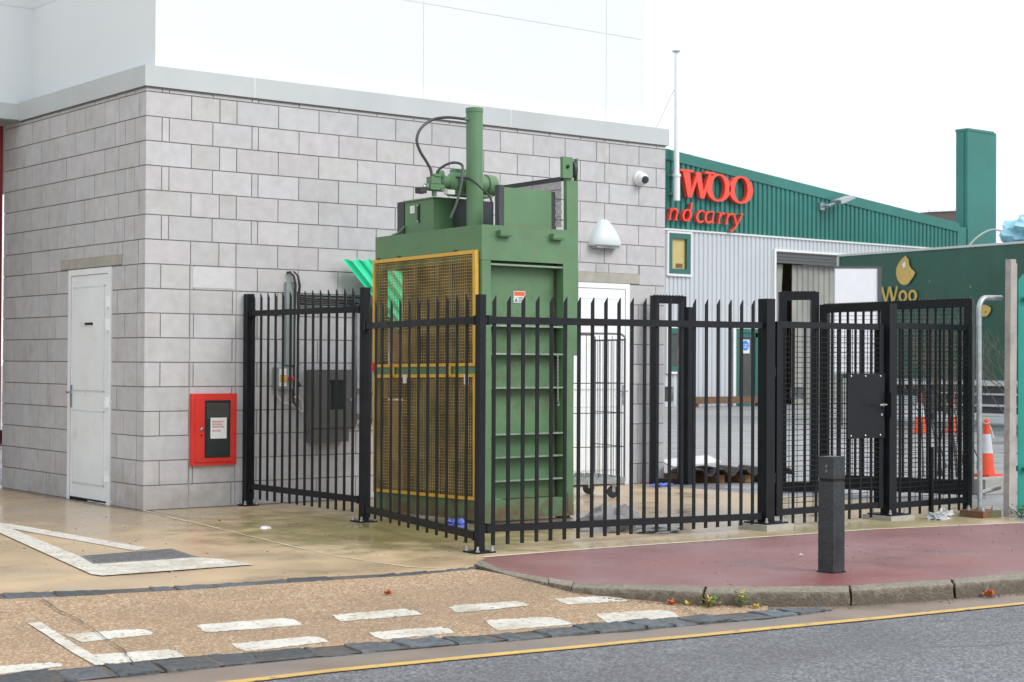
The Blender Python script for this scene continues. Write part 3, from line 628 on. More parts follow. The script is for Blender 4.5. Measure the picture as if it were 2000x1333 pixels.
wl = thing('wall_lamp', 'white wedge shaped wall lamp on the block wall above the right hand door', 'lamp', (5.53, -.01, 2.78))
mb = MB(); rings = []
for z, hw, dp in ((2.660, .195, .135), (2.675, .212, .155), (2.715, .214, .160), (2.77, .190, .150), (2.83, .155, .128), (2.89, .112, .100), (2.935, .078, .075), (2.958, .050, .052), (2.966, .02, .03)):
    rings.append([mb.b.verts.new((5.53-hw*math.cos(math.pi*k/14), -.002-dp*(math.sin(math.pi*k/14)**.6 if 0 < k < 14 else 0), z)) for k in range(15)])
for a, b in zip(rings, rings[1:]):
    for k in range(14):
        f = mb._f([a[k], a[k+1], b[k+1], b[k]]); f.smooth = True
    mb._f([a[14], a[0], b[0], b[14]])
mb._f(rings[0]); mb._f(rings[-1][::-1])
mb.build('housing', X['lampw'], wl)
mb = MB(); mb.box((5.36, -.115, 2.640), (5.70, -.012, 2.659)); mb.build('diffuser', X['lampd'], wl, bevel=.006)

ec = thing('electrical_cabinet', 'dark grey electrical cabinet with a small window on the block wall behind the fence', 'cabinet', (1.95, 0, 1.0))
mb = MB(); mb.box((1.69, -.13, .70), (2.20, -.001, 1.285)); mb.build('body', X['elec'], ec, bevel=.006)
mb = MB(); mb.box((1.71, -.142, .72), (2.18, -.1305, 1.265)); d_ = mb.build('door', X['elec'], ec, bevel=.004)
mb = MB(); mb.box((1.90, -.147, .90), (2.06, -.1425, 1.165)); mb.build('window', X['glassdark'], d_)
mb = MB(); mb.box((1.89, -.150, 1.1655), (2.07, -.1425, 1.185)); mb.build('window_hood', X['dark'], d_)
mb = MB(); mb.lathe((2.13, -.142, .99), [(0, .018), (.012, .016)], (0, -1, 0), 14); mb.build('lock', X['steel'], d_)
mb = MB(); mb.box((1.70, -.13, .58), (2.12, -.02, .70)); mb.build('trunking', X['elec'], ec, bevel=.004)
sw = thing('isolator_switch', 'grey isolator box with yellow plate and red knob left of the electrical cabinet', 'switch', (1.40, 0, 1.2))
mb = MB(); mb.box((1.33, -.10, 1.10), (1.50, -.001, 1.305)); mb.build('box', X['pipe'], sw, bevel=.006)
mb = MB(); mb.box((1.345, -.108, 1.125), (1.425, -.1005, 1.295)); mb.build('label_plate', X['paper'], sw)
mb = MB(); mb.box((1.352, -.112, 1.165), (1.42, -.1085, 1.235)); mb.build('yellow_plate', X['yellow'], sw)
mb = MB(); mb.lathe((1.47, -.10, 1.20), [(0, .028), (.03, .026), (.034, .02)], (0, -1, 0), 14); mb.build('knob', X['red'], sw)
cd = thing('conduit', 'grey steel conduit with cables bending out of the block wall behind the fence', 'conduit', (1.49, 0, 1.5))
mb = MB(); mb.box((1.455, -.045, 1.33), (1.535, -.001, 2.13)); mb.build('trunking', X['pipe'], cd, bevel=.004)
for r_, x0, mt, zb in ((.012, 1.545, 'rubber', .93), (.0055, 1.568, 'pvc', 1.02), (.012, 1.592, 'rubber', 1.12)):
    mb = MB(); mb.tube([(x0-.06, .0, 2.22), (x0-.055, -.05, 2.225), (x0-.03, -.075, 2.19), (x0-.005, -.07, 2.10), (x0, -.05, 2.0), (x0, -.035, 1.7), (x0+.005, -.03, 1.4), (x0, -.035, zb+.05), (x0+.02, -.05, zb)], r_, 8); mb.build('cable', X[mt], cd)
mb = MB(); mb.tube([(1.34+.03, -.03, 1.10), (1.37, -.035, 1.03), (1.42, -.04, .97), (1.50, -.04, .95), (1.58, -.04, .93), (1.64, -.05, .87)], .008, 8); mb.build('cable', X['pvc'], cd)
mb = MB(); mb.tube([(1.55, -.04, 1.02), (1.60, -.05, 1.02), (1.64, -.05, .98), (1.645, -.05, .88)], .009, 8); mb.build('cable', X['pvc'], cd)
mb = MB()
pts = [(1.635, -.06, .86)] 
for i in range(60): pts.append((1.635+.004*math.sin(i*.7)+(.02 if i > 50 else 0)*(i-50)/10, -.06, .86-.80*i/60))
mb.tube(pts, [.032 if i % 2 else .026 for i in range(len(pts))], 8, smooth=False); mb.build('flexible_duct', X['rubber'], cd)
ct = thing('cable_tray', 'galvanised cable tray carrying black cables along the block wall behind the fence', 'cable tray', (1.95, 0, 2.0))
mb = MB()
mb.box((1.56, -.010, 1.90), (2.34, -.004, 2.02)); mb.box((1.56, -.035, 2.012), (2.34, -.0105, 2.018)); mb.box((1.56, -.035, 1.902), (2.34, -.0105, 1.908)); mb.build('tray', X['pipe'], ct)
mb = MB()
for i in range(22): mb.box((1.58+i*.034, -.0125, 1.995), (1.60+i*.034, -.0105, 2.006))
mb.build('slots', X['dark'], ct)
for i, z in enumerate((1.975, 1.955, 1.935, 1.918)):
    mb = MB(); mb.tube([(1.55, -.03-.01*(i%2), z+.02), (1.75, -.03, z+.004), (2.0, -.032, z), (2.18, -.035, z-.012*(i % 3)), (2.30, -.04, z-.05)], .010, 8); mb.build('cable', X['rubber'], ct)
pd_ = thing('wall_duct', 'pair of dark grey ducts running down the block wall beside the green baler', 'duct', (2.4, 0, 1.2))
for x, w_ in ((2.25, .03), (2.335, .07), (2.43, .05)):
    mb = MB(); mb.box((x, -.07, .75), (x+w_, -.002, 1.93)); mb.build('duct', X['pipe'] if w_ > .03 else X['galv'], pd_, bevel=.004)
mb = MB()
for z in (.80, 1.05): mb.box((2.23, -.09, z), (2.52, -.071, z+.05))
mb.build('bracket', X['elec'], pd_)
es = thing('emergency_stop', 'red and blue emergency control box on the wall between the fence post and baler', 'control box', (2.52, 0, 1.2))
mb = MB(); mb.box((2.50, -.10, 1.07), (2.62, -.002, 1.37)); mb.build('box', X['pipe'], es, bevel=.005)
mb = MB(); mb.box((2.50, -.108, 1.27), (2.60, -.1005, 1.36)); mb.build('top_plate', X['ink_red'], es)
mb = MB(); mb.lathe((2.55, -.10, 1.14), [(0, .03), (.03, .035), (.04, .02)], (0, -1, 0), 16); mb.build('button', X['red'], es)
gs = thing('corrugated_sheet', 'bright green corrugated plastic sheet tilted against the block wall behind the baler', 'plastic sheet', (2.5, -.1, 1.9))
mb = MB(); n = 36; top = []; bot = []
A0, A1 = Vector((2.02, -.16, 2.36)), Vector((3.15, -.10, 2.40)); B0, B1 = Vector((2.62, -.30, 1.66)), Vector((3.7, -.25, 1.55))
for i in range(n+1):
    o = .022*math.sin(i*math.pi/2.2); a = A0.lerp(A1, i/n)+Vector((0, o, o*.6)); b = B0.lerp(B1, i/n)+Vector((0, o, o*.6)); top.append(a); bot.append(b)
ta = [mb.b.verts.new(p) for p in top]; ba = [mb.b.verts.new(p) for p in bot]
tb = [mb.b.verts.new(p+Vector((0, -.004, -.002))) for p in top]; bb = [mb.b.verts.new(p+Vector((0, -.004, -.002))) for p in bot]
for i in range(n):
    mb._f([ta[i], ta[i+1], ba[i+1], ba[i]]); mb._f([tb[i+1], tb[i], bb[i], bb[i+1]]); mb._f([ta[i+1], ta[i], tb[i], tb[i+1]]); mb._f([ba[i], ba[i+1], bb[i+1], bb[i]])
mb._f([ta[0], ba[0], bb[0], tb[0]]); mb._f([ta[n], tb[n], bb[n], ba[n]])
for p in mb.b.faces: p.smooth = True
mb.build('sheet', X['corrg'], gs)

# ================================================================ FENCES
def pale(parent, c, d, z0, z1, w=.030, t=.010, peak=1, cut_=.045, mat='black', name='pale'):
    """flat upright with a slanted top; c plan centre, d unit direction along fence"""
    c = Vector((c[0], c[1], 0)); d = Vector(d); n = Vector((-d.y, d.x, 0))
    a, b = -w/2, w/2; za, zb = (z1-cut_, z1) if peak > 0 else (z1, z1-cut_)
    P = [(a, z0), (b, z0), (b, zb), (b-.004 if peak > 0 else b, zb), (a, za)]
    P = [(a, z0), (b, z0), (b, zb), (a, za)]
    mb = MB(); mb.prism([tuple(c+d*x+n*(-t/2)+Vector((0, 0, z))) for x, z in P], n*t)
    return mb.build(name, X[mat], parent)
def post(parent, x, y, w, h, plate=.22, cap=True, z0=0, rz=0, mat='black', plinth=0, name='post'):
    mb = MB(); ca, sa = math.cos(rz), math.sin(rz)
    def ob(mb, hw, hd, a, b, ox=0, oy=0):
        P = []
        for z in (a, b):
            for u, v in ((-hw, -hd), (hw, -hd), (hw, hd), (-hw, hd)): P.append((x+(ox+u)*ca-(oy+v)*sa, y+(ox+u)*sa+(oy+v)*ca, z))
        mb.hexa(P)
    ob(mb, w/2, w/2, z0+plinth+.012, h); p = mb.build(name, X[mat], parent, bevel=.006, seg=2)
    if plate:
        mb = MB(); ob(mb, plate/2, plate/2, z0+plinth, z0+plinth+.012); q = mb.build('base_plate', X[mat], p, bevel=.002)
        mb = MB()
        for sx in (-1, 1):
            for sy in (-1, 1):
                u, v = sx*plate*.38, sy*plate*.38; mb.lathe((x+u*ca-v*sa, y+u*sa+v*ca, z0+plinth+.012), [(0, .015), (.012, .015), (.0125, .009), (.038, .009)], seg=8, smooth=False)
        mb.build('bolt', X['galv'] if mat == 'black' else X[mat], q)
    if plinth:
        mb = MB(); ob(mb, plate/2+.03, plate/2+.03, z0-.02, z0+plinth-.001); mb.build('plinth', X['lintel'], p, bevel=.012)
    return p
fence = thing('palisade_fence', 'black steel fence of slant topped uprights running from the block wall round the green baler', 'fence', (.47, -4.45, 0))
PA, PB, PC, PD = (1.04, -.06), (1.06, -2.03), (.475, -4.44), (3.40, -4.45)
post(fence, PA[0], PA[1]-.0, .075, 2.0, .16); post(fence, PB[0], PB[1], .065, 2.0, .17); post(fence, PC[0], PC[1], .055, 1.855, .17)
for (a, b), (zt, zb) in (((PA, PB), (1.815, .185)), ((PB, PC), (1.670, .115)), ((PC, PD), (1.672, .170))):
    mb = MB(); a3, b3 = Vector((a[0], a[1], 0)), Vector((b[0], b[1], 0)); d = (b3-a3).normalized()
    up_ = .012 if a is PC else 0
    for z, dz in ((zt, .0), (zb, 0)):
        z2 = z+up_ if z > 1 else z-.062 if a is PC else z
        m = MB(); m.bar(a3+d*.03+Vector((0, 0, z)), b3-d*.03+Vector((0, 0, z2)), .042, .052); m.build('rail', X['black'], fence, bevel=.004)
    for z in (zt, zb):
        for p_, s_ in ((a3, 1), (b3, -1)):
            if p_ == Vector((PD[0], PD[1], 0)): continue
            m = MB(); q = p_+d*s_*.05; m.bar(q+Vector((0, 0, z)), q+d*s_*.03+Vector((0, 0, z)), .056, .068); m.build('rail_bracket', X['black'], fence, bevel=.004)
for y in [-.155, -.288, -.418, -.549, -.682, -.813, -.941, -1.070, -1.198, -1.327, -1.458, -1.589, -1.721, -1.85]: pale(fence, (1.04-(y+.06)*.01, y), (0, -1, 0), .07, 2.0, peak=-1)
for y in [-2.16, -2.30, -2.447, -2.658, -2.858, -3.056, -3.254, -3.445, -3.637, -3.828, -4.014, -4.196]:
    t = (y-PB[1])/(PC[1]-PB[1]); d = Vector((PC[0]-PB[0], PC[1]-PB[1], 0)).normalized(); pale(fence, (PB[0]+(PC[0]-PB[0])*t, y), tuple(d), .045, 1.87, peak=-1, w=.036)
for i in range(21): pale(fence, (.594+i*.1345, -4.445), (1, 0, 0), .045, 1.850+.002*i, peak=1, w=.030)
gp = thing('gate_post', 'thick black gate post on a concrete pad, left of the mesh gate', 'post', (3.47, -4.45, 0))
post(gp, 3.44, -4.45, .10, 1.905, .26, plinth=.05)
gp2 = thing('gate_post', 'thick black gate post right of the bollard and mesh gate', 'post', (5.03, -4.45, 0))
post(gp2, 4.985, -4.47, .10, 1.905, .26, plinth=.04)
mb = MB(); mb.box((4.925, -4.545, .90), (4.955, -4.40, 1.12)); mb.build('latch_plate', X['black'], gp2, bevel=.003)
# mesh gate
def mesh_panel(parent, x0, x1, y, z0, z1, px, pz, r=.0022):
    mb = MB(); n = int((x1-x0)/px)
    for i in range(1, n): mb.box((x0+i*px-r, y-r, z0), (x0+i*px+r, y+r, z1))
    n = int((z1-z0)/pz)
    for i in range(1, n): mb.box((x0, y-r*3.2, z0+i*pz-r*1.2), (x1, y-r*1.05, z0+i*pz+r*1.2))
    return mb.build('wire_mesh', X['blackgate'], parent)
gt = thing('mesh_gate', 'black steel gate with welded mesh and a plain lock plate, between two thick posts', 'gate', (3.56, -4.45, 0))
G0, G1 = 3.535, 4.905
for x in (G0+.03, G1-.03): m = MB(); m.box((x-.03, -4.48, .10), (x+.03, -4.42, 1.72)); m.build('stile', X['black'], gt, bevel=.004)
for z in (1.695, .13): m = MB(); m.box((G0+.061, -4.475, z-.026), (G1-.061, -4.425, z+.026)); m.build('rail', X['black'], gt, bevel=.004)
for i in range(9): pale(gt, (G0+.10+i*.1435, -4.44), (1, 0, 0), .022, 1.668, w=.026, t=.010, cut_=0.0, name='pale')
mesh_panel(gt, G0+.06, G1-.06, -4.47, .16, 1.668, .10, .0435)
m = MB(); m.box((4.405, -4.494, .722), (4.90, -4.481, 1.285)); lp = m.build('lock_plate', X['black'], gt, bevel=.003)
m = MB()
for x in (4.45, 4.64, 4.84):
    for z in (.745, 1.262): m.lathe((x, -4.494, z), [(0, .010), (.005, .009), (.009, .004)], (0, -1, 0), 10)
m.build('bolt', X['steel'], lp)
m = MB(); m.lathe((4.87, -4.494, 1.01), [(0, .016), (.015, .014)], (0, -1, 0), 12); m.tube([(4.87, -4.505, 1.01), (4.87, -4.54, 1.012), (4.85, -4.55, 1.013), (4.76, -4.552, 1.010)], .009, 8); m.build('handle', X['steel'], lp)
m = MB(); m.lathe((4.855, -4.494, .925), [(0, .012), (.007, .012)], (0, -1, 0), 12); m.build('keyhole', X['steel'], lp)
for z in (.42, 1.30): m = MB(); m.tube([(3.513, -4.465, z-.04), (3.513, -4.465, z+.04)], .018, 10); m.build('hinge', X['black'], gt)
# panel right of the gate
sp = thing('mesh_fence_panel', 'black steel mesh fence panel between the latch gate post and the galvanised hoop', 'fence', (5.1, -4.45, 0))
for x in (6.14,): m = MB(); m.box((x-.03, -4.48, .02), (x+.03, -4.42, 1.73)); m.build('stile', X['black'], sp, bevel=.004)
for z in (1.71, .115): m = MB(); m.box((5.055, -4.475, z-.026), (6.11, -4.425, z+.026)); m.build('rail', X['black'], sp, bevel=.004)
for i in range(7): pale(sp, (5.175+i*.142, -4.44), (1, 0, 0), .02, 1.684, w=.026, cut_=0.0)
mesh_panel(sp, 5.055, 6.11, -4.47, .14, 1.684, .10, .0435)
m = MB(); m.bar((5.56, -4.49, .03), (5.56, -4.49, .62), .03, .03, (0, 1, 0)); m.build('drop_bolt', X['black'], sp, bevel=.003)
# tall gate leaves with serrated anti climb strip, standing behind
def leaf(name, label, p, q, z0, z1, zt0, zt1, bars, w=.09, foot=.15, cat='gate', group=None):
    p = Vector((p[0], p[1], 0)); q = Vector((q[0], q[1], 0)); d = (q-p).normalized(); L = (q-p).length; Z = lambda v: Vector((0, 0, v))
    o = thing(name, label, cat, tuple(p), group); zt = lambda s: zt0+(zt1-zt0)*s/L
    for s in (0, L): m = MB(); m.bar(p+d*s+Z(z0), p+d*s+Z(zt(s)), w, w, (d.x, d.y, 0)); m.build('stile', X['black'], o, bevel=.004)
    m = MB(); m.bar(p+d*w/2+Z(zt(0)-w/2-.002), q-d*w/2+Z(zt(L)-w/2-.002), w*.9, w); m.build('top_rail', X['black'], o, bevel=.004)
    m = MB(); m.bar(p+d*w/2+Z(z0+foot/2), q-d*w/2+Z(z0+foot/2), w*.9, foot); m.build('bottom_rail', X['black'], o, bevel=.004)
    m = MB(); n = int(L/.033); nn = Vector((-d.y, d.x, 0))
    for i in range(n+1):
        s = L*i/max(n, 1); c = p+d*s+Z(zt(s)); m.prism([tuple(c-d*.016-nn*.01), tuple(c+d*.016-nn*.01), tuple(c+Z(.015)-nn*.01)], nn*.02)
    m.bar(p+Z(zt(0)+.002), q+Z(zt(L)+.002), .05, .004); m.build('serrated_strip', X['galv'] if 0 else X['black'], o)
    for i in range(bars): s = w/2+(L-w)*(i+.5)/bars; pale(o, tuple((p+d*s).to_2d()), (d.x, d.y, 0), z0+foot, zt(s)-w, w=.022, t=.022, cut_=0, name='bar')
    return o
lf1 = leaf('side_gate', 'narrow black gate frame standing edge on at the far end of the block wall', (6.18, -.155), (6.45, -.33), .0, 0, 2.13, 2.125, 0, w=.085, foot=.06)
m = MB(); m.box((6.29, -.30, .93), (6.35, -.22, 1.10)); m.build('latch', X['galv'], lf1)
m = MB(); m.bar((6.47, -.40, .0), (6.47, -.40, 2.0), .07, .10, (0, 1, 0)); m.build('closing_post', X['black'], lf1, bevel=.004)
lf2 = leaf('tall_gate_frame', 'tall black gate frame with spiked top strip seen left of the white board', (6.585, -1.73), (6.86, -1.94), 0, 0, 2.135, 2.14, 0, w=.085, foot=.10)
m = MB(); m.box((6.64, -1.86, 1.0), (6.82, -1.80, 1.12)); m.build('latch', X['galv'], lf2, bevel=.004)
lf3 = leaf('tall_sliding_gate', 'long tall black barred gate with serrated top strip behind the mesh gate', (6.90, -2.05), (7.42, -3.52), .04, 0, 2.0, 2.04, 17, w=.085, foot=.15)
m = MB(); _p, _q = Vector((6.90, -2.05, 0)), Vector((7.42, -3.52, 0)); _n = Vector((-.94, -.33, 0))*.02
for i in range(42):
    z = .22+i*.0425; m.bar(_p+_n+Vector((0, 0, z)), _q+_n+Vector((0, 0, z)), .004, .004)
m.build('wire_mesh', X['blackgate'], lf3)

# ================================================================ BALER
br = thing('waste_baler', 'tall green vertical waste baler with yellow mesh front, hydraulic cylinder and power pack on top', 'baler', (1.714, -2.848, .03))
br.rotation_euler = (-.014, 0, 0)
V0 = 0.; V1 = 1.614; U1 = .89; ZT = 2.50
def bp(name, mb, mat, parent=None, **k): return mb.build(name, X[mat] if isinstance(mat, str) else mat, parent or br, local=True, **k)
m = MB(); m.box((0, 0, -.02), (.093, .11, 2.20)); bp('corner_post', m, 'green', bevel=.004)
m = MB(); m.box((0, V1-.06, -.02), (.093, V1, 2.20)); bp('corner_post', m, 'green', bevel=.004)
m = MB(); m.box((.90, V1-.09, -.02), (1.0, V1, 2.20)); bp('corner_post', m, 'green', bevel=.004)
m = MB(); m.box((U1+.001, .046, -.02), (1.0, .126, 2.50)); bp('corner_post', m, 'green', bevel=.004)
m = MB(); m.box((-.004, -.004, 2.201), (U1, .10, ZT)); m.box((-.004, .1005, 2.201), (.10, V1, ZT)); m.box((.101, V1-.1, 2.201), (U1, V1-.0005, ZT)); m.box((.80, .101, 2.201), (U1, V1-.101, ZT)); m.box((.101, .101, 2.42), (.799, V1-.101, 2.44))
bp('top_frame', m, 'green', bevel=.006)
m = MB(); m.box((.0935, .115, .17), (U1-.0005, .125, 2.20)); bp('side_panel', m, 'green')
for z in (2.168, 1.647, 1.408, 1.119, .724, .528, .329): m = MB(); m.box((.094, .012, z-.006), (U1-.001, .1145, z+.006)); rb0 = bp('rib', m, 'green'); m = MB(); m.box((.094, .004, z-.007), (U1-.001, .0115, z+.008)); bp('worn_edge', m, 'worn', rb0)
m = MB(); m.box((.0935, .012, .0), (U1-.001, .024, .165)); m.box((.0935, .0245, .155), (U1-.001, .114, .166)); bp('base_skirt', m, 'green', bevel=.003)
m = MB(); m.box((.0, .01, -.035), (1.0, .10, -.021)); m.box((.03, .02, -.10), (.98, .08, -.036)); bp('base_channel', m, 'rust')
m = MB()
m = None
for u in (.11, .93): m = MB(); m.box((u, -.006, .03), (u+.03, .0, .20)); bp('base_gusset', m, 'green')
m = MB(); m.box((U1+.001, .0, -.0), (1.0, .045, 2.50)); m.box((.936, .0, 2.501), (1.0, .045, 2.98)); rp = bp('rear_mast', m, 'green', bevel=.004)
m = MB(); m.box((1.001, .004, 1.40), (1.068, .045, 2.94)); bp('mast_channel', m, 'green', rp, bevel=.003)
m = MB(); m.box((.872, -.025, 2.955), (.985, .012, 3.14)); bp('mast_head', m, 'green', rp, bevel=.005)
m = MB(); m.lathe((1.0, .05, 3.045), [(0, .02), (.008, .08), (.04, .08), (.05, .03)], (1, 0, 0), 22); bp('pulley', m, 'tankd', rp)
m = MB(); m.lathe((.925, -.03, 3.055), [(0, .018), (.008, .015)], (0, -1, 0), 10); bp('pin', m, 'dark', rp)
m = MB(); m.box((1.055, -.0, 2.94), (1.068, .045, 3.14)); bp('cheek_plate', m, 'green', rp, bevel=.003)
for u in (.155, .735): m = MB(); m.box((u, -.055, 2.405), (u+.13, -.0045, 2.415)); m.box((u, -.055, 2.415), (u+.01, -.0045, 2.455)); m.box((u+.12, -.055, 2.4155), (u+.13, -.0045, 2.455)); m.box((u+.0105, -.0155, 2.4155), (u+.1195, -.0045, 2.455)); m.box((u, -.060, 2.4155), (u+.13, -.0555, 2.455)); bp('lifting_bracket', m, 'green', bevel=.002)
# warning label, chain
m = MB(); m.box((.425, .110, 1.853), (.552, .1145, 1.955)); wlb = bp('warning_label', m, 'paper')
m = MB(); m.box((.432, .1075, 1.915), (.545, .1095, 1.95)); bp('orange_band', m, 'orange', wlb)
m = MB()
for i in range(4): m.box((.478, .1075, 1.862+i*.012), (.478+random.uniform(.045, .066), .1095, 1.867+i*.012))
m.prism([(.435, .1095, 1.862), (.468, .1095, 1.862), (.4515, .1095, 1.90)], (0, -.002, 0)); bp('print_lines', m, 'ink_grey', wlb)
m = MB()
for i in range(26):
    z = 1.40-i*.0155; a = (.0045, 0) if i % 2 else (0, .0045)
    m.tube([(.815+a[0], .0-.012+a[1], z), (.815-a[0], -.012-a[1], z), (.815-a[0], -.012-a[1], z-.018), (.815+a[0], -.012+a[1], z-.018), (.815+a[0], -.012+a[1], z)], .0024, 5)
m.tube([(.815, -.012, 1.0), (.83, -.012, .985), (.825, -.012, .965), (.808, -.012, .968)], .004, 6); bp('chain', m, 'steel')
# front : two mesh doors in a yellow frame
YF = [(.055, 1.595)]
def yframe(z0, z1, name):
    m = MB(); a, b = .030, 1.600
    m.box((-.045, a+.005, z0), (-.010, a+.045, z1)); m.box((-.045, b-.030, z0), (-.010, b, z1)); m.box((-.045, a+.0455, z1-.030), (-.010, b-.0305, z1)); m.box((-.045, a+.0455, z0), (-.010, b-.0305, z0+.028))
    f = bp(name, m, 'yellow', bevel=.003)
    m = MB(); n = int((b-a-.08)/.0265); r = .0021
    for i in range(1, n+2): y = a+.045+i*.0265; m.box((-.030-r, y-r, z0+.035), (-.030+r, y+r, z1-.035))
    n = int((z1-z0-.07)/.0265)
    for i in range(1, n+1): z = z0+.035+i*.0265; m.box((-.030-r*3, a+.046, z-r), (-.030-r*1.05, b-.031, z+r))
    bp('mesh', m, 'wire_y', f); return f
yframe(1.305, 2.285, 'upper_guard'); yframe(.175, 1.240, 'lower_guard')
m = MB(); m.box((-.035, .03, 1.2405), (-.015, 1.60, 1.3045)); bp('latch_bar', m, 'green')
for v in (1.27, .41): m = MB(); m.box((-.058, v-.03, 1.225), (-.0455, v+.03, 1.325)); bp('latch', m, 'yellow', bevel=.003)
m = MB(); m.box((-.060, .13, 1.15), (-.046, .18, 1.235)); m.box((-.060, 1.05, 1.16), (-.046, 1.09, 1.235)); bp('padlock_tag', m, 'paper')
m = MB(); m.box((-.06, 1.55, 1.27), (-.046, 1.62, 1.35)); bp('red_switch', m, 'red', bevel=.003)
m = MB()
for v in (1.53, 1.2, .35): m.box((-.03, v, 2.2855), (-.006, v+.03, 2.305))
bp('guard_clip', m, 'rust')
m = MB(); m.box((-.006, .112, -.0), (.006, V1-.061, .17)); bp('front_skirt', m, 'green')
m = MB(); m.box((.012, .11, .171), (.018, .70, 2.19)); m.box((.25, .705, .171), (.256, 1.552, 2.19)); m.box((.88, .09, .1), (.888, V1-.06, 2.2)); bp('chamber_back', m, 'interior')
m = MB()
for v in (.20, .42, .62, .95): m.box((-.004, v, .171), (.011, v+.055, 2.19))
for z in (.5, .9, 1.6): m.box((-.006, .115, z), (-.0045+.0, 1.25, z+.05))
bp('chamber_frame', m, 'olive')
m = MB(); m.box((.05, 1.26, .18), (.24, 1.5, 1.0)); m.box((.02, 1.46, 1.02), (.2, 1.552, 1.22)); m.box((.06, 1.2, 1.32), (.20, 1.42, 1.62)); bp('cardboard_waste', m, 'card', bevel=.02)
m = MB(); m.box((.251-.03, .75, .2), (.2495, 1.19, 1.2)); m.box((.20, .8, 1.4), (.2495, .95, 2.1)); bp('ram_guide', m, 'green')
# cylinder
CU, CV = .315, .52
m = MB(); m.lathe((CU, CV, 2.3), [(0, .074), (1.24, .074), (1.241, .078), (1.277, .078), (1.279, .068)], seg=28); cy = bp('cylinder', m, 'green')
m = MB(); m.tube([(CU-.06, CV, 3.475), (CU-.11, CV, 3.475)], .016, 8); bp('port', m, 'green', cy)
def bez(P, n=28):
    P = [Vector(p) for p in P]; out = []; P = [P[0]*2-P[1]]+P+[P[-1]*2-P[-2]]
    for i in range(1, len(P)-2):
        for k in range(n//(len(P)-3)+1):
            t = k/(n//(len(P)-3)+1); a, b, c, d = P[i-1:i+3]
            out.append(.5*((2*b)+(c-a)*t+(2*a-5*b+4*c-d)*t*t+(3*b-a-3*c+d)*t**3))
    out.append(P[-2]); return out
m = MB(); m.tube(bez([(CU-.07, CV, 3.475), (CU-.12, CV+.02, 3.478), (.09, .62, 3.49), (-.015, .70, 3.468), (-.135, .70, 3.381), (-.178, .70, 3.279), (-.144, .70, 3.184), (-.078, .70, 3.10), (-.028, .70, 3.024), (-.017, .70, 2.93)], 40), .013, 10); bp('hose', m, 'hose')
m = MB(); m.tube(bez([(.015, .68, 2.94), (.02, .66, 3.02), (.075, .6, 3.075), (.13, .55, 3.088), (.165, .5, 3.06), (.135, .46, 2.966), (.105, .45, 2.834), (.056, .45, 2.698), (.00, .45, 2.585)], 36), .012, 10); bp('hose', m, 'hose')
# power pack
m = MB(); m.box((.10, .84, 2.50), (.60, 1.285, 2.80)); tk = bp('oil_tank', m, 'green', bevel=.006)
m = MB(); m.box((.085, .825, 2.80), (.615, 1.30, 2.812)); bp('tank_lid', m, 'green', tk, bevel=.003)
m = MB(); m.box((.0955, 1.13, 2.69), (.0995, 1.20, 2.76)); bp('label', m, 'paper', tk)
m = MB(); m.box((.085, 1.05, 2.60), (.0995, 1.075, 2.765)); bp('sight_gauge', m, 'rubber', tk, bevel=.006)
m = MB(); m.lathe((.0995, 1.0625, 2.755), [(0, .013), (.018, .010)], (-1, 0, 0), 10); m.lathe((.0995, 1.0625, 2.61), [(0, .013), (.018, .010)], (-1, 0, 0), 10); bp('gauge_fitting', m, 'steel', tk)
m = MB(); m.box((.10, 1.30, 2.50), (.5, 1.41, 2.81)); bp('guard_end', m, 'tankd', tk, bevel=.02, seg=2)
m = MB(); m.tube([(.08, 1.26, 2.58), (.05, 1.32, 2.52), (.02, 1.38, 2.50)], .012, 8); bp('return_pipe', m, 'green', tk)
m = MB(); m.lathe((.07, .72, 2.935), [(0, .04), (.02, .058), (.06, .06), (.10, .050), (.14, .09), (.145, .095), (.47, .095), (.475, .085), (.50, .085), (.505, .10), (.60, .095), (.62, .06)], (1, 0, 0), 24); mo = bp('electric_motor', m, 'green')
m = MB(); m.box((.25, .70, 3.02), (.36, .80, 3.06)); m.box((.20, .66, 2.82), (.62, .78, 2.845)); bp('motor_mount', m, 'green', mo, bevel=.004)
m = MB(); m.box((-.07, .64, 2.85), (.03, .74, 2.90)); m.box((-.055, .65, 2.905), (.045, .73, 2.965)); m.lathe((.0, .69, 2.80), [(0, .022), (.10, .022), (.105, .032), (.13, .032)], seg=12); m.lathe((-.10, .69, 2.875), [(0, .028), (.05, .034), (.19, .034), (.2, .02)], (1, 0, 0), 14); m.box((.05, .655, 2.845), (.30, .665, 2.862)); m.lathe((.04, .70, 2.99), [(0, .03), (.05, .045), (.06, .02)], (1, 0, 0), 12); m.box((-.02, .64, 2.967), (.04, .72, 2.99)); vb = bp('valve_block', m, 'green', bevel=.006)
m = MB(); m.box((-.17, .66, 2.815), (-.10, .74, 2.865)); bp('solenoid', m, 'rubber', vb, bevel=.006)
m = MB()
for u, v in ((-.145, .70), (-.13, .68), (-.155, .72)): m.tube([(u, v, 2.865), (u+.004, v, 2.90)], .005, 6)
m.lathe((-.017, .70, 2.93), [(0, .018), (.03, .018), (.032, .014), (.06, .014)], seg=8); m.lathe((.015, .68, 2.94), [(0, .018), (.03, .018), (.032, .014), (.06, .014)], seg=8); m.lathe((-.10, .69, 2.875), [(0, .02), (.02, .02)], (-1, 0, 0), 10); bp('hose_fitting', m, 'steel', vb)
m = MB(); m.box((.08, .6, 2.815), (.16, .66, 2.855)); bp('white_tag', m, 'paper', vb)
m = MB(); m.box((.30, .62, 2.50), (.60, .80, 2.78)); bp('bracket_plates', m, 'tankd', bevel=.004)
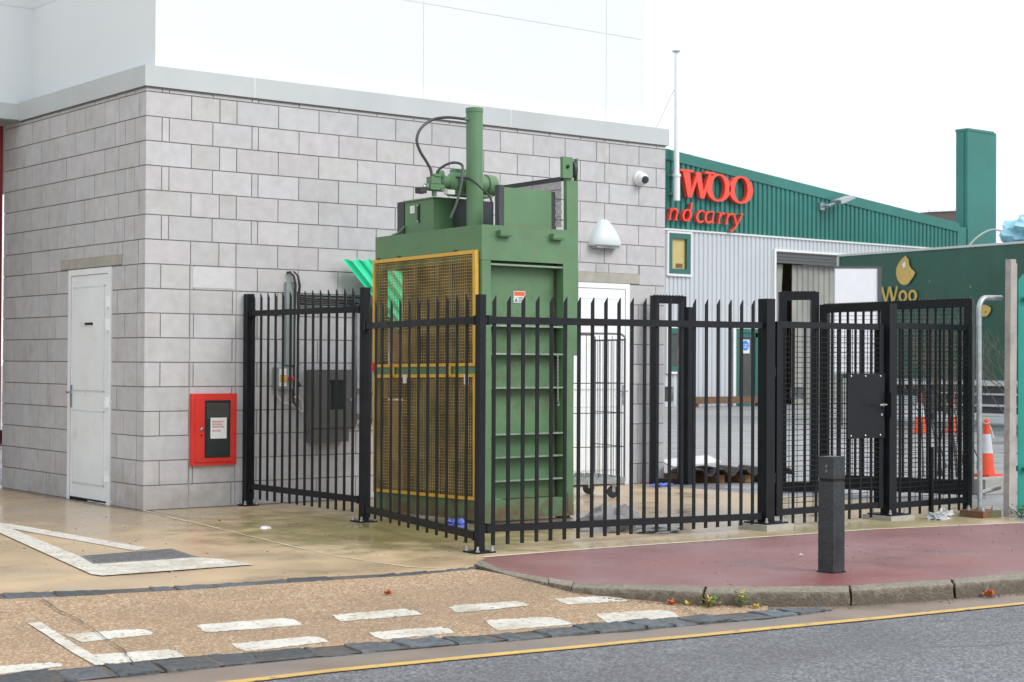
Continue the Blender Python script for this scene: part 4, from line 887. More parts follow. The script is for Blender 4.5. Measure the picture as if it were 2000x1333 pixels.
# right hand guard box with dark rounded edges
m = MB(); m.box((.315, .10, 2.50), (.845, .145, 2.845)); gb = bp('guard_box', m, 'green', bevel=.01, seg=2)
m = MB(); m.box((.262, .10, 2.50), (.312, .16, 2.862)); bp('edge_strip', m, 'tankd', gb, bevel=.016, seg=3); m = MB(); m.box((.848, .098, 2.50), (.885, .147, 2.842)); bp('edge_strip', m, 'tankd', gb, bevel=.016, seg=3)
m = MB(); m.tube(bez([(.20, .7, 2.98), (.235, .5, 2.95), (.25, .35, 2.86), (.25, .2, 2.74), (.25, .18, 2.52)]), .009, 8); bp('cable', m, 'rubber', gb)
# expanded metal side guard behind
m = MB(); m.bar((.93, .05, 2.955), (.93, 1.0, 2.958), .04, .035); m.box((.9, .13, 2.50), (.92, .99, 2.53)); gr_ = bp('guard_frame', m, 'tankd')
m = MB(); n = 60
for i in range(n):
    v = .055+i*.0155
    for k in range(12):
        z = 2.53+k*.034; s_ = 1 if (k % 2 == 0) else -1
        m.bar((.915, v-.0038*s_, z), (.915, v+.0038*s_, z+.034), .0042, .0042)
for z in (2.62, 2.76, 2.86): m.box((.913, .055, z), (.917, 1.0, z+.004))
bp('expanded_mesh', m, 'tankd', gr_)

# ================================================================ YARD THINGS
cg = thing('roll_cage', 'empty wire roll cage on castors standing by the right hand white door', 'roll cage', (4.35, -1.2, 0))
q0 = Vector((3.80, -1.25, 0)); du = Vector((.97, -.24, 0)).normalized(); dv = Vector((.24, .97, 0)).normalized(); LW, LD = .80, .66
pt = lambda u, v, z: q0+du*u+dv*v+Vector((0, 0, z))
m = MB()
for u, v in ((0, 0), (LW, 0), (LW, LD), (0, LD)): m.tube([pt(u, v, .2), pt(u, v, 1.62), ], .0105, 8)
for v in (0, LD): m.tube([pt(0, v, 1.63), pt(.05, v, 1.66), pt(LW-.05, v, 1.66), pt(LW, v, 1.63)], .0105, 8)
for u in (0, LW): m.tube([pt(u, 0, 1.6), pt(u, LD, 1.6)], .009, 8)
m.build('frame', X['elec'], cg)
for side in range(3):
    m = MB()
    for i in range(1, 11):
        a, b = (pt(LW*i/11, 0, .2), pt(LW*i/11, 0, 1.64)) if side == 0 else (pt(0, LD*i/11, .2), pt(0, LD*i/11, 1.60)) if side == 1 else (pt(LW, LD*i/11, .2), pt(LW, LD*i/11, 1.60))
        m.tube([a, b], .0034, 5)
    for z in (.52, .86, 1.16):
        a, b = (pt(0, 0, z), pt(LW, 0, z)) if side == 0 else (pt(0, 0, z), pt(0, LD, z)) if side == 1 else (pt(LW, 0, z), pt(LW, LD, z)); m.tube([a, b], .0046, 5)
    m.build('wire_side', X['tankd'], cg)
m = MB(); m.bar(pt(0, 0, .18), pt(LW, 0, .18), .03, .065); m.bar(pt(0, LD, .19), pt(LW, LD, .19), .03, .04)
for i in range(12): m.tube([pt(.03+i*.067, 0, .215), pt(.03+i*.067, LD, .215)], .004, 5)
for i in range(5): m.tube([pt(0, .06+i*.13, .207), pt(LW, .06+i*.13, .207)], .005, 5)
m.bar(pt(0, 0, .19), pt(0, LD, .19), .03, .04); m.bar(pt(LW, 0, .19), pt(LW, LD, .19), .03, .04); m.build('base', X['galv'], cg)
for u, v in ((.1, .06), (LW-.1, .06), (LW-.1, LD-.06), (.1, LD-.06)):
    c = pt(u, v, .062); m = MB(); m.lathe(c-dv*.016, [(0, .05), (.004, .062), (.028, .062), (.032, .05)], tuple(dv), 18); w_ = m.build('castor', X['rubber'], cg)
    m = MB(); m.bar(c-dv*.022, c-dv*.022+Vector((0, 0, .10)), .004, .035, (du.x, du.y, 0)); m.bar(c+dv*.022, c+dv*.022+Vector((0, 0, .10)), .004, .035, (du.x, du.y, 0)); m.bar(c-dv*.03+Vector((0, 0, .105)), c+dv*.03+Vector((0, 0, .105)), .07, .01); m.build('fork', X['galv'], w_)

def lump(name, label, cat, c, sx, sy, sz, mat, seed, rz=0, amp=.25, seg=3, freq=2.5):
    rnd = random.Random(seed); mb = MB(); bmesh.ops.create_icosphere(mb.b, subdivisions=seg, radius=1)
    from mathutils import noise
    for v in mb.b.verts:
        n = noise.noise(v.co*freq+Vector((seed*3.1, 0, 0))); v.co *= 1+amp*n; v.co.z = max(v.co.z, -.25)+.25
        x, y = v.co.x*sx, v.co.y*sy; v.co = Vector((c[0]+x*math.cos(rz)-y*math.sin(rz), c[1]+x*math.sin(rz)+y*math.cos(rz), c[2]+v.co.z*sz*.8))
    for f in mb.b.faces: f.smooth = True
    bmesh.ops.translate(mb.b, verts=mb.b.verts, vec=-Vector(c))
    o = mb.build(name, X[mat]); o.location = c; return tag(o, label, cat)
lump('sack', 'crumpled grey sack lying on the wet concrete behind the front fence', 'sack', (2.34, -3.80, 0), .27, .20, .19, 'sack', 3, 0, .5, 4, 2.2)
lump('rubber_mat', 'flat dark grey bundle lying beside the sack behind the front fence', 'bundle', (2.55, -4.12, 0), .22, .13, .06, 'sack', 9, .1, .4, 4, 3)
lump('cloth', 'crumpled blue and white cloth on the ground by the baler corner behind the fence', 'cloth', (1.50, -2.78, 0), .09, .06, .06, 'bluer', 5, .3, 1.1, 3, 4)
lump('cloth', 'blue cloth on the concrete under the narrow black gate at the wall end', 'cloth', (6.02, -.45, 0), .16, .10, .03, 'bluer', 6, .3, .9, 3, 4)
lump('plastic_bag', 'crumpled clear white plastic bag on the ground by the mesh panel', 'plastic bag', (5.33, -4.74, 0), .11, .08, .06, 'polyth', 8, .3, .9, 3, 4)
lump('plastic_bag', 'second crumpled clear plastic bag lying against the foot of the mesh panel', 'plastic bag', (5.60, -4.60, 0), .09, .06, .07, 'polyth', 12, .3, .8, 3, 4)
lump('food_tray', 'small flattened white tray lying on the yard left of the fence', 'litter', (.085, -2.06, 0), .055, .035, .020, 'paper', 11, .2, .4, 2, 3)
lump('litter', 'scrap of white litter under the front of the baler', 'litter', (1.45, -1.75, 0), .05, .03, .02, 'paper', 15, .5, .8, 2, 3)

# timber and sheets behind
for i, (x, y, dx) in enumerate(((6.62, -.28, .0), (6.95, -.42, .0), (7.25, -.55, .0), (7.55, -.68, 0))):
    mb = MB(); mb.box((-.05, -.05, 0), (.05, .55, .09)); o = mb.build('timber_bearer', X['timber'], bevel=.004); o.location = (x, y, 0)
    tag(o, ('short timber bearer under the metal sheets, ' + ('nearest the block wall', 'second from the block wall', 'third from the block wall', 'farthest from the block wall')[i]), 'timber', 'timber bearers under the metal sheets')
mb = MB(); prof = []
for i in range(5): s = i*.27; prof += [(s, .0), (s+.07, .07), (s+.15, .07), (s+.22, 0)]
A = [mb.b.verts.new((x, 0, z)) for x, z in prof]; B = [mb.b.verts.new((x, .62, z)) for x, z in prof]; A2 = [mb.b.verts.new((x, 0, z-.016)) for x, z in prof]; B2 = [mb.b.verts.new((x, .62, z-.016)) for x, z in prof]
for i in range(len(prof)-1):
    mb._f([A[i], A[i+1], B[i+1], B[i]]); mb._f([A2[i+1], A2[i], B2[i], B2[i+1]]); mb._f([A[i+1], A[i], A2[i], A2[i+1]]); mb._f([B[i], B[i+1], B2[i+1], B2[i]])
o = mb.build('profiled_sheet', X['roofd']); o.location = (6.50, -.42, .10); o.rotation_euler = (0, 0, -.38); tag(o, 'dark profiled metal sheet lying across the timber bearers', 'metal sheet')
mb = MB(); mb.hexa([(0, 0, 0), (.60, 0, .05), (.66, .5, .05), (.05, .5, 0), (0, 0, .02), (.60, 0, .07), (.66, .5, .07), (.05, .5, .02)]); o = mb.build('metal_sheet', X['white'], bevel=.004); o.location = (6.40, -.25, .17); o.rotation_euler = (.10, .0, -.34); tag(o, 'flat white sheet with a raised corner lying on top of the dark profiled sheet', 'metal sheet')

# bollard
bo = thing('bollard', 'square black bollard with a grooved head standing on the red pavement', 'bollard', (1.66, -6.71, 0), rz=0)
bc = Vector((1.66, -6.70, 0)); w_ = .062; rr = R(4)
def sq(mb, w, a, b, wb=None):
    wb = wb or w; P = []
    for z, ww in ((a, w), (b, wb)):
        for u, v in ((-ww, -ww), (ww, -ww), (ww, ww), (-ww, ww)): P.append((bc.x+u*math.cos(rr)-v*math.sin(rr), bc.y+u*math.sin(rr)+v*math.cos(rr), z))
    mb.hexa(P)
m = MB(); sq(m, w_-.001, 0, .598); m.build('shaft', X['bollard'], bo, bevel=.010, seg=3)
m = MB(); sq(m, w_-.008, .595, .618); m.build('groove', X['dark'], bo)
m = MB(); sq(m, w_, .618, .762); hd = m.build('head', X['bollard'], bo, bevel=.009, seg=3)
m = MB()
for z in (.70, .668): m.lathe((bc.x-.063, bc.y-.012, z), [(0, .012), (.003, .011)], (-1, 0, 0), 12)
m.build('screw_cap', X['elec'], hd)
m = MB(); sq(m, w_+.006, 0.003, .012); m.build('foot', X['dark'], bo)

# cones
def cone(name, label, x, y, h=.72, group=None, top=False):
    o = thing(name, label, 'traffic cone', (x, y, 0), group)
    m = MB(); m.box((x-.15*h/.75, y-.15*h/.75, 0), (x+.15*h/.75, y+.15*h/.75, .03)); m.build('base', X['coneo'], o, bevel=.012, seg=2)
    k = h/.75; r = lambda z: (.112-(z/.75)*.085)*k
    m = MB(); m.lathe((x, y, .03), [(0, r(0)), (.27*k, r(.27))], seg=26); m.build('lower_body', X['coneo'], o)
    m = MB(); m.lathe((x, y, .03), [(.27*k, r(.27)+.002), (.52*k, r(.52)+.002)], seg=26); m.build('reflective_sleeve', X['conew'], o)
    m = MB(); m.lathe((x, y, .03), [(.52*k, r(.52)), (.63*k, r(.63)), (.64*k, r(.66)+.006), (.70*k, r(.70)+.006), (.72*k, r(.72)-.01)], seg=26); m.build('upper_body', X['coneo'], o)
    if top:
        m = MB(); m.tube([(x+.03*math.cos(a), y+.03*math.sin(a), .70*k+.012*math.sin(3*a)) for a in [i*.45 for i in range(15)]]+[(x+.06, y-.02, .62*k), (x+.085, y-.04, .5*k)], .012, 6); m.build('tape', X['conew'], o)
    return o
cone('traffic_cone', 'orange cone with white sleeve and tape on top, beside the pale post', 10.5, -1.5, .70, top=True)
cone('traffic_cone', 'left of the two orange and white cones seen through the black mesh gate panel', 20.37, 7.24, .80, 'far cones by the lorry')
cone('traffic_cone', 'right of the two orange and white cones seen through the black mesh gate panel', 21.0, 6.93, .80, 'far cones by the lorry')

# galvanised hoop, pale post, teal fence
hp = thing('hoop_barrier', 'galvanised tubular hoop barrier bolted to the ground beside the pale post', 'barrier', (5.86, -4.8, 0))
m = MB(); m.tube([(5.855, -4.80, .06), (5.840, -4.80, 1.0)]+[(5.832+.11*(1-math.cos(a)), -4.80, 1.86+.115*math.sin(a)) for a in [i*math.pi/16 for i in range(9)]]+[(6.10, -4.80, 1.978), (6.16, -4.80, 1.98)], .024, 14); m.build('tube', X['galv'], hp)
m = MB(); m.tube([(5.87, -4.80, .215), (6.14, -4.80, .25)], .021, 12); m.build('lower_rail', X['galv'], hp)
m = MB(); m.box((5.72, -4.93, .0), (5.99, -4.68, .06)); ft = m.build('foot', X['rust'], hp, bevel=.01)
m = MB()
for u, v in ((5.78, -4.88), (5.93, -4.88), (5.93, -4.73), (5.78, -4.73)): m.lathe((u, v, .06), [(0, .02), (.02, .02), (.021, .01), (.04, .01)], seg=6, smooth=False)
m.build('bolt', X['galv'], ft)
po = thing('pale_post', 'tall weathered pale square post beside the teal fence at the right edge', 'post', (6.16, -4.9, 0))
m = MB(); m.hexa([(6.075, -4.95, 0), (6.155, -4.95, 0), (6.155, -4.89, 0), (6.075, -4.89, 0), (6.10, -4.95, 2.325), (6.175, -4.95, 2.325), (6.175, -4.89, 2.325), (6.10, -4.89, 2.325)]); m.build('shaft', X['post'], po, bevel=.008)
m = MB(); m.hexa([(6.157, -4.94, 0), (6.19, -4.94, 0), (6.19, -4.90, 0), (6.157, -4.90, 0), (6.177, -4.94, 2.29), (6.207, -4.94, 2.29), (6.207, -4.90, 2.29), (6.177, -4.90, 2.29)]); m.build('side_strip', X['post'], po, bevel=.005)
tf = thing('teal_fence', 'teal painted steel palisade fence at the right edge of the picture', 'fence', (6.4, -4.9, 0))
for i in range(14):
    x = 6.255+i*.135; y = -4.92-i*.004
    m = MB(); m.prism([(x, y, .02), (x+.05, y-.02, .02), (x+.10, y, .02), (x+.10, y, 2.14), (x+.05, y-.02, 2.20), (x, y, 2.14)], (0, .006, 0)); m.build('pale', X['tealf'], tf)
for z in (.4, 1.95): m = MB(); m.box((6.25, -4.925, z), (8.2, -4.885, z+.05)); m.build('rail', X['tealf'], tf)
m = MB(); 
for z in (.42, 1.97): m.lathe((6.31, -4.96, z), [(0, .03), (.02, .026)], (0, -1, 0), 10)
m.build('fixing', X['dark'], tf)

# weeds and leaves along the kerb
def weed(name, label, x, y, z, n, h, seed, mats=('weed',), cat='weed', spread=.08):
    rnd = random.Random(seed); o = thing(name, label, cat, (x, y, z)); bms = {k: MB() for k in mats}; st = MB()
    for i in range(n):
        a = rnd.uniform(0, 6.28); l = rnd.uniform(.4, 1)*h; r_ = rnd.uniform(.1, 1)*spread; px, py = x+math.cos(a)*r_, y+math.sin(a)*r_; pz = z+l*rnd.uniform(.4, 1)
        b = bms[rnd.choice(mats)]; w_ = rnd.uniform(.006, .014); t = Vector((math.cos(a), math.sin(a), rnd.uniform(-.3, .8))).normalized()*rnd.uniform(.015, .04); s_ = Vector((-math.sin(a), math.cos(a), .2))*w_
        p = Vector((px, py, pz)); b.quad(p-t*.5, p+s_, p+t, p-s_)
        if i % 3 == 0: st.tube([(x+rnd.uniform(-.02, .02), y, z), (px, py, pz)], .0022, 4)
    for k, b in bms.items(): b.build('leaves', X[k], o)
    st.build('stems', X['barkt'], o)
    return o
weed('weed', 'small clump of green weeds growing in the gutter at the kerb', .27, -6.97, -.08, 44, .08, 1, ('weed', 'leafy'), spread=.07)
weed('weed', 'taller sprig with a yellow green head growing against the kerb', .43, -7.07, -.085, 34, .13, 2, ('weed', 'leafy'), spread=.05)
weed('weed', 'thin line of green weeds along the flush part of the kerb', -.08, -6.0, -.02, 20, .03, 3, spread=.10)
weed('weed', 'tuft of weeds at the foot of the pale post', 6.10, -5.06, 0, 60, .13, 4, spread=.12)
weed('weed', 'tuft of weeds at the foot of the teal fence', 6.34, -5.06, 0, 60, .12, 5, spread=.13)
weed('weed', 'small yellow sprig in the gutter at the left end of the raised kerb', .0, -6.49, -.04, 16, .03, 7, ('leafy', 'weed'), spread=.05)
def dead_leaf(x, y, z, s, mat, label, rz=0):
    mb = MB(); pts = [(0, -1), (.35, -.6), (.8, -.5), (.55, 0), (.75, .5), (.2, .55), (0, 1), (-.25, .5), (-.8, .45), (-.5, 0), (-.75, -.5), (-.3, -.55)]
    c0 = mb.b.verts.new((0, 0, .0)); vs = [mb.b.verts.new((a*s, b*s, abs(a)*s*.6+.004+random.random()*s*.5)) for a, b in pts]
    for i in range(len(vs)): mb._f([c0, vs[i], vs[(i+1) % len(vs)]])
    o = mb.build('fallen_leaf', X[mat]); o.location = (x, y, z+.004); o.rotation_euler = (0, 0, rz); return tag(o, label, 'leaf')
dead_leaf(2.03, -7.66, ZR, .05, 'leafo', 'curled orange leaf in the gutter against the kerb at right', .4)
dead_leaf(.12, -6.80, -.07, .035, 'leafo', 'brown leaf in the gutter left of the weeds', 1)
dead_leaf(.20, -6.86, -.075, .03, 'leafy', 'yellow leaf in the gutter touching the weeds', 2)
dead_leaf(.46, -7.16, -.08, .03, 'leafy', 'yellow leaf in the gutter right of the weeds', .3)
dead_leaf(-1.2, -5.75, -.02, .03, 'leafo', 'small brown leaf on the crossing above the white dashes', .3)
dead_leaf(2.15, -6.0, .004, .018, 'paper', 'tiny pale scrap on the red pavement between bollard and fence', .8)
dead_leaf(.05, -1.35, .002, .018, 'barkt', 'tiny dark leaf on the yard near the block building corner', .8)
grit = MB(); rnd = random.Random(4)
for i in range(420):
    if i < 220: 
        t = rnd.random(); j = int(t*(len(KO)-3))+1; a = Vector(KO[j]).lerp(Vector(KO[j+1]), rnd.random()) if j < len(KO)-2 else Vector(KO[2]); x, y, z = a.x, a.y-abs(rnd.gauss(0, .035))-.015, ZR+.001
        if x < .55: z = apz(x, y)+.008
    elif i < 320: x, y, z = rnd.uniform(.6, 6), rnd.uniform(-7.2, -5.2), .004
    else: x, y, z = rnd.uniform(-3, .4), rnd.uniform(-5, -.3), .0
    s_ = rnd.uniform(.002, .006); grit.box((x-s_, y-s_, z), (x+s_*rnd.uniform(.5, 2), y+s_, z+s_*1.2))
tag(grit.build('grit', X['channel']), 'scattered grit in the gutter and over the pavement and yard', 'grit', kind='stuff')

# ================================================================ WAREHOUSE
WY = 23.5
wh = thing('warehouse', 'long warehouse clad in green above pale grey corrugated steel, roof sloping down right', 'warehouse', (20, WY, 0))
topz = lambda x: 7.965-(x-28.736)*.1022
def corr(x0, x1, z0, z1f, y, pitch, depth, inv=False):
    mb = MB(); n = max(1, round((x1-x0)/pitch)); pt_ = (x1-x0)/n; P = []
    for i in range(n):
        a = x0+i*pt_
        for s, o in ((0, 0), (.55, 0), (.68, 1), (.87, 1)): P.append((a+pt_*s, y+(depth*o)))
    P.append((x1, y)); lo = [mb.b.verts.new((x, yy, z0)) for x, yy in P]; hi = [mb.b.verts.new((x, yy, z1f(x))) for x, yy in P]
    for i in range(len(P)-1): mb._f([lo[i], lo[i+1], hi[i+1], hi[i]])
    return mb
BZ = 5.495; XE = 43.25
corr(18, XE, BZ+.02, lambda x: topz(x)-.32, WY, .215, .05).build('upper_cladding', X['wgreen'], wh)
for a, b, z0, z1 in ((18, 28.80, 0, BZ), (28.80, 29.86, 0, 1.03), (28.80, 29.86, 2.50, 4.06), (28.8, 29.86, 5.42, BZ), (29.86, 31.82, 0, BZ), (31.82, 33.20, 2.47, BZ), (33.20, 33.70, 0, BZ), (33.70, 38.2, 5.02, BZ), (38.2, XE, 0, BZ)):
    corr(a, b, z0, lambda x, z=z1: z, WY+.03, .19, .035).build('lower_cladding', X['wgrey'], wh)
m = MB(); m.prism([(18, WY-.04, topz(18)-.33), (XE+.05, WY-.04, topz(XE)-.33), (XE+.05, WY-.04, topz(XE)), (18, WY-.04, topz(18))], (0, .22, 0)); m.build('verge_trim', X['wgreen'], wh)
m = MB(); m.box((18, WY-.02, BZ-.03), (XE, WY+.06, BZ+.02)); m.build('flashing', X['wtrim'], wh)
m = MB(); m.prism([(18, WY+.19, topz(18)-.05), (XE, WY+.19, topz(XE)-.05), (XE, WY+.19, topz(XE)-.2), (18, WY+.19, topz(18)-.2)], (0, 22, 0)); m.build('roof', X['wgrey'], wh)
m = MB(); m.box((XE-.1, WY+.1, 0), (XE, WY+22, 6.2)); m.box((18, WY+.3, 0), (33.6, WY+.4, 5.4)); m.box((38.3, WY+.3, 0), (43.1, WY+.4, 5.4)); m.box((33.0, WY+.5, 5.05), (38.5, WY+.6, 5.5)); m.build('inner_wall', X['wgrey'], wh)
def window(x0, x1, z0, z1, mat, name='window'):
    m = MB(); t = .16
    for a in ((x0, x0+t, z0, z1), (x1-t, x1, z0, z1), (x0+t, x1-t, z1-t, z1), (x0+t, x1-t, z0, z0+t)): m.box((a[0], WY-.03, a[2]), (a[1], WY+.12, a[3]))
    w_ = m.build(name, X['wframe'], wh)
    m = MB(); m.box((x0+t, WY+.06, z0+t), (x1-t, WY+.09, z1-t)); m.build('pane', X[mat], w_)
    m = MB()
    for a in ((x0-.06, x0-.001, z0-.06, z1+.06), (x1+.001, x1+.06, z0-.06, z1+.06), (x0, x1, z1+.001, z1+.06), (x0, x1, z0-.07, z0-.001)): m.box((a[0], WY-.045, a[2]), (a[1], WY+.05, a[3]))
    m.build('surround', X['wtrim'], w_); return w_
w_ = window(28.86, 29.80, 4.12, 5.38, 'wglass')
m = MB(); m.box((29.25, WY+.045, 4.32), (29.52, WY+.0595, 4.45)); m.build('small_notice', X['brown'], w_)
window(28.86, 29.80, 1.09, 2.44, 'dglass')
m = MB()
for a in ((31.82, 31.95, 0, 2.47), (33.07, 33.20, 0, 2.47), (31.95, 33.07, 2.34, 2.47)): m.box((a[0], WY-.04, a[2]), (a[1], WY+.1, a[3]))
dw = m.build('entrance_door', X['wframe'], wh)
m = MB(); m.box((31.95, WY+.05, 0), (33.07, WY+.08, 2.34)); m.build('glass', X['dglass'], dw)
m = MB(); m.box((32.75, WY-.0, 0), (32.87, WY+.049, 2.34)); m.box((31.95, WY-.0, .0), (33.07, WY+.0495, .25)); m.box((31.95, WY-.0, 2.2), (33.07, WY+.0495, 2.339)); m.build('leaf_frame', X['wframe'], dw)
m = MB(); m.box((31.83, WY-.05, 2.475), (33.25, WY-.035, 2.55)); m.box((31.70, WY-.05, 0), (31.815, WY-.02, 2.55)); m.build('surround', X['wtrim'], dw)
m = MB(); m.lathe((32.95, WY-.04, 1.05), [(0, .035), (.03, .03)], (0, -1, 0), 10); m.build('handle', X['steel'], dw)
m = MB(); m.box((32.12, WY+.02, 1.68), (32.50, WY+.045, 2.12)); sg = m.build('blue_notice', X['paper'], dw)
m = MB(); m.lathe((32.31, WY+.02, 1.93), [(0, .165), (.004, .165)], (0, -1, 0), 24); m.build('blue_disc', X['blue'], sg)
m = MB()
for i in range(3): m.box((32.21, WY+.012, 1.86+i*.05), (32.41, WY+.0155, 1.875+i*.05))
m.box((32.17, WY+.014, 1.70), (32.45, WY+.0195, 1.745)); m.build('notice_lines', X['paper'], sg)
# roller shutter opening with strip curtain
m = MB()
for i in range(7): m.box((33.70, WY+.02+.02*(i % 2), 4.66+i*.052), (38.2, WY+.14, 4.66+(i+1)*.052-.004))
sh = m.build('roller_shutter', X['shutter'], wh)
m = MB()
for a in ((33.60, 33.695, 0, 5.10), (38.205, 38.3, 0, 5.10), (33.695, 38.205, 5.025, 5.10)): m.box((a[0], WY-.03, a[2]), (a[1], WY+.06, a[3]))
m.build('door_frame', X['wtrim'], sh)
m = MB(); rnd = random.Random(3)
for i in range(26):
    x = 34.75+i*.133; m.box((x, WY+.25+.02*(i % 2), .02), (x+.14, WY+.258+.02*(i % 2), 4.64))
for i in range(4): m.hexa([(33.72+i*.13, WY+.25+.02*(i%2), .02), (33.84+i*.05, WY+.25+.02*(i%2), .02), (33.84+i*.05, WY+.258+.02*(i%2), .02), (33.72+i*.13, WY+.258+.02*(i%2), .02), (33.72+i*.15, WY+.25+.02*(i%2), 4.64), (33.87+i*.15, WY+.25+.02*(i%2), 4.64), (33.87+i*.15, WY+.258+.02*(i%2), 4.64), (33.72+i*.15, WY+.258+.02*(i%2), 4.64)])
m.build('strip_curtain', X['curtain'], sh)
m = MB(); m.box((33.7, WY+3.0, 0), (38.3, WY+3.1, 5)); m.box((33.62, WY+.4, 0), (33.7, WY+3, 5)); m.box((34.1, WY+1.0, .0), (34.9, WY+1.9, 4.2)); m.build('loading_bay', X['brown'], sh)

# sign letters
sg = thing('shop_sign', 'raised red letters reading WOO above nd carry on the green cladding', 'sign', (30, WY-.1, 6))
SY = WY-.10
class Gl:
    def __init__(s): s.mb = MB(); s.k = 0
    def rib(s, pts, ws, th=.05):
        ws = [w*.85 for w in ws]
        """ribbon stroke: pts (x,z) centre line, ws full widths"""
        s.k += 1; y0 = SY-th-.004*s.k; n = len(pts); L = []; Rr = []
        for i, (p, w) in enumerate(zip(pts, ws)):
            a = Vector(pts[max(i-1, 0)]); b = Vector(pts[min(i+1, n-1)]); d = (b-a).normalized(); q = Vector((-d.y, d.x))*w/2; L.append(Vector(p)+q); Rr.append(Vector(p)-q)
        for i in range(n-1):
            P = [(v.x, y0, v.y) for v in (L[i], L[i+1], Rr[i+1], Rr[i])]+[(v.x, SY+.06, v.y) for v in (L[i], L[i+1], Rr[i+1], Rr[i])]
            s.mb.hexa(P)
    def poly(s, pts, th=.10):
        s.k += 1; y0 = SY-th-.004*s.k; s.mb.prism([(x, y0, z) for x, z in pts], (0, th+.05, 0))
    def ring(s, cx, cz, ro, rz, ri, rzi, sh=0, th=.10):
        s.k += 1; y0 = SY-th-.004*s.k; n = 40; O = []; I = []
        for k in range(n):
            a = 2*math.pi*k/n; O.append((cx+ro*math.cos(a)+sh*rz*math.sin(a), cz+rz*math.sin(a))); I.append((cx+ri*math.cos(a)+sh*rzi*math.sin(a), cz+rzi*math.sin(a)))
        for k in range(n):
            j = (k+1) % n; P = [O[k], O[j], I[j], I[k]]; s.mb.hexa([(x, y0, z) for x, z in P]+[(x, SY+.05, z) for x, z in P])
    def done(s, name):
        for v in s.mb.b.verts: v.co.x = 29.2+(v.co.x-29.2)*(.965 if v.co.z > 6.35 else 1.0)-.02
        return s.mb.build(name, X['sred'], sg)
BZ0, H1 = 6.46, .87   # cap baseline and height
g_ = Gl()   # W  x 29.22 .. 30.72
x0 = 29.20; b0, t0 = 6.50, 7.33
g_.poly([(x0+.10, t0), (x0+.42, t0), (x0+.52, b0), (x0+.34, b0)]); g_.poly([(x0+.37, b0), (x0+.50, b0), (x0+.86, t0-.02), (x0+.74, t0-.02)])
g_.poly([(x0+.66, t0-.02), (x0+.92, t0-.02), (x0+1.06, b0), (x0+.90, b0)]); g_.poly([(x0+.93, b0), (x0+1.06, b0), (x0+1.40, t0), (x0+1.29, t0)])
g_.poly([(x0-.02, t0-.04), (x0+.55, t0-.04), (x0+.55, t0+.03), (x0-.02, t0+.03)]); g_.poly([(x0+1.08, t0-.04), (x0+1.56, t0-.04), (x0+1.56, t0+.03), (x0+1.08, t0+.03)]); g_.done('letter_w')
g_ = Gl(); g_.ring(30.93, 6.89, .56, .44, .30, .385, .04); g_.done('letter_o')
g_ = Gl(); g_.ring(31.98, 6.89, .56, .44, .30, .385, .04); g_.done('letter_o')
xb, xh = 5.765, .36  # small letters baseline and x height
def arc(cx, cz, rx, rz, a0, a1, n, sl=.22): return [(cx+rx*math.cos(R(a0+(a1-a0)*i/n))+sl*rz*math.sin(R(a0+(a1-a0)*i/n)), cz+rz*math.sin(R(a0+(a1-a0)*i/n))) for i in range(n+1)]
sl = .22
def stem(g, x, z0, z1, w=.075, serif=True):
    w *= .85
    g.rib([(x, z0), (x+sl*(z1-z0), z1)], [w, w])
    if serif: g.rib([(x-.055, z0+.015), (x+.075, z0+.015)], [.03, .03]); g.rib([(x+sl*(z1-z0)-.085, z1-.02), (x+sl*(z1-z0)+.02, z1-.005)], [.03, .03])
g_ = Gl(); stem(g_, 28.80, xb, xb+xh); stem(g_, 29.05, xb, xb+xh*.85, .07); g_.rib([(28.85, xb+.22)]+[(28.90+.05*i, xb+.30+.055*math.sin(i*.7)) for i in range(5)]+[(29.13, xb+.24)], [.03, .04, .05, .06, .065, .07, .07]); g_.done('letter_n')
g_ = Gl(); g_.ring(29.50, xb+.18, .19, .19, .115, .15, .22); stem(g_, 29.62, xb, xb+.57, .075); g_.done('letter_d')
g_ = Gl(); g_.rib(arc(30.16, xb+.18, .18, .18, 50, 320, 16), [.07]+[.035+.05*math.sin(math.pi*i/16) for i in range(15)]+[.02]); g_.done('letter_c')
g_ = Gl(); g_.rib(arc(30.52, xb+.18, .17, .175, 60, 330, 16), [.04]+[.035+.045*math.sin(math.pi*i/16) for i in range(15)]+[.03]); stem(g_, 30.63, xb, xb+.36, .07, False); g_.rib([(30.63, xb+.02), (30.72, xb+.03)], [.035, .03]); g_.rib([(30.50, xb+.35), (30.71, xb+.345)], [.035, .035]); g_.done('letter_a')
for x in (30.93, 31.27):
    g_ = Gl(); stem(g_, x, xb, xb+xh, .075); g_.rib([(x+.06, xb+.20), (x+.12, xb+.29), (x+.20, xb+.335), (x+.26, xb+.32)], [.03, .045, .065, .08]); g_.done('letter_r')
g_ = Gl(); g_.rib([(31.60, xb+.34), (31.68, xb+.17), (31.72, xb+.0)], [.075, .07, .06]); g_.rib([(31.98, xb+.36), (31.86, xb+.16), (31.72, xb-.04), (31.58, xb-.17), (31.47, xb-.20)], [.04, .045, .05, .055, .07]); g_.rib([(31.53, xb+.345), (31.70, xb+.345)], [.03, .03]); g_.rib([(31.88, xb+.355), (32.04, xb+.355)], [.03, .03]); g_.done('letter_y')

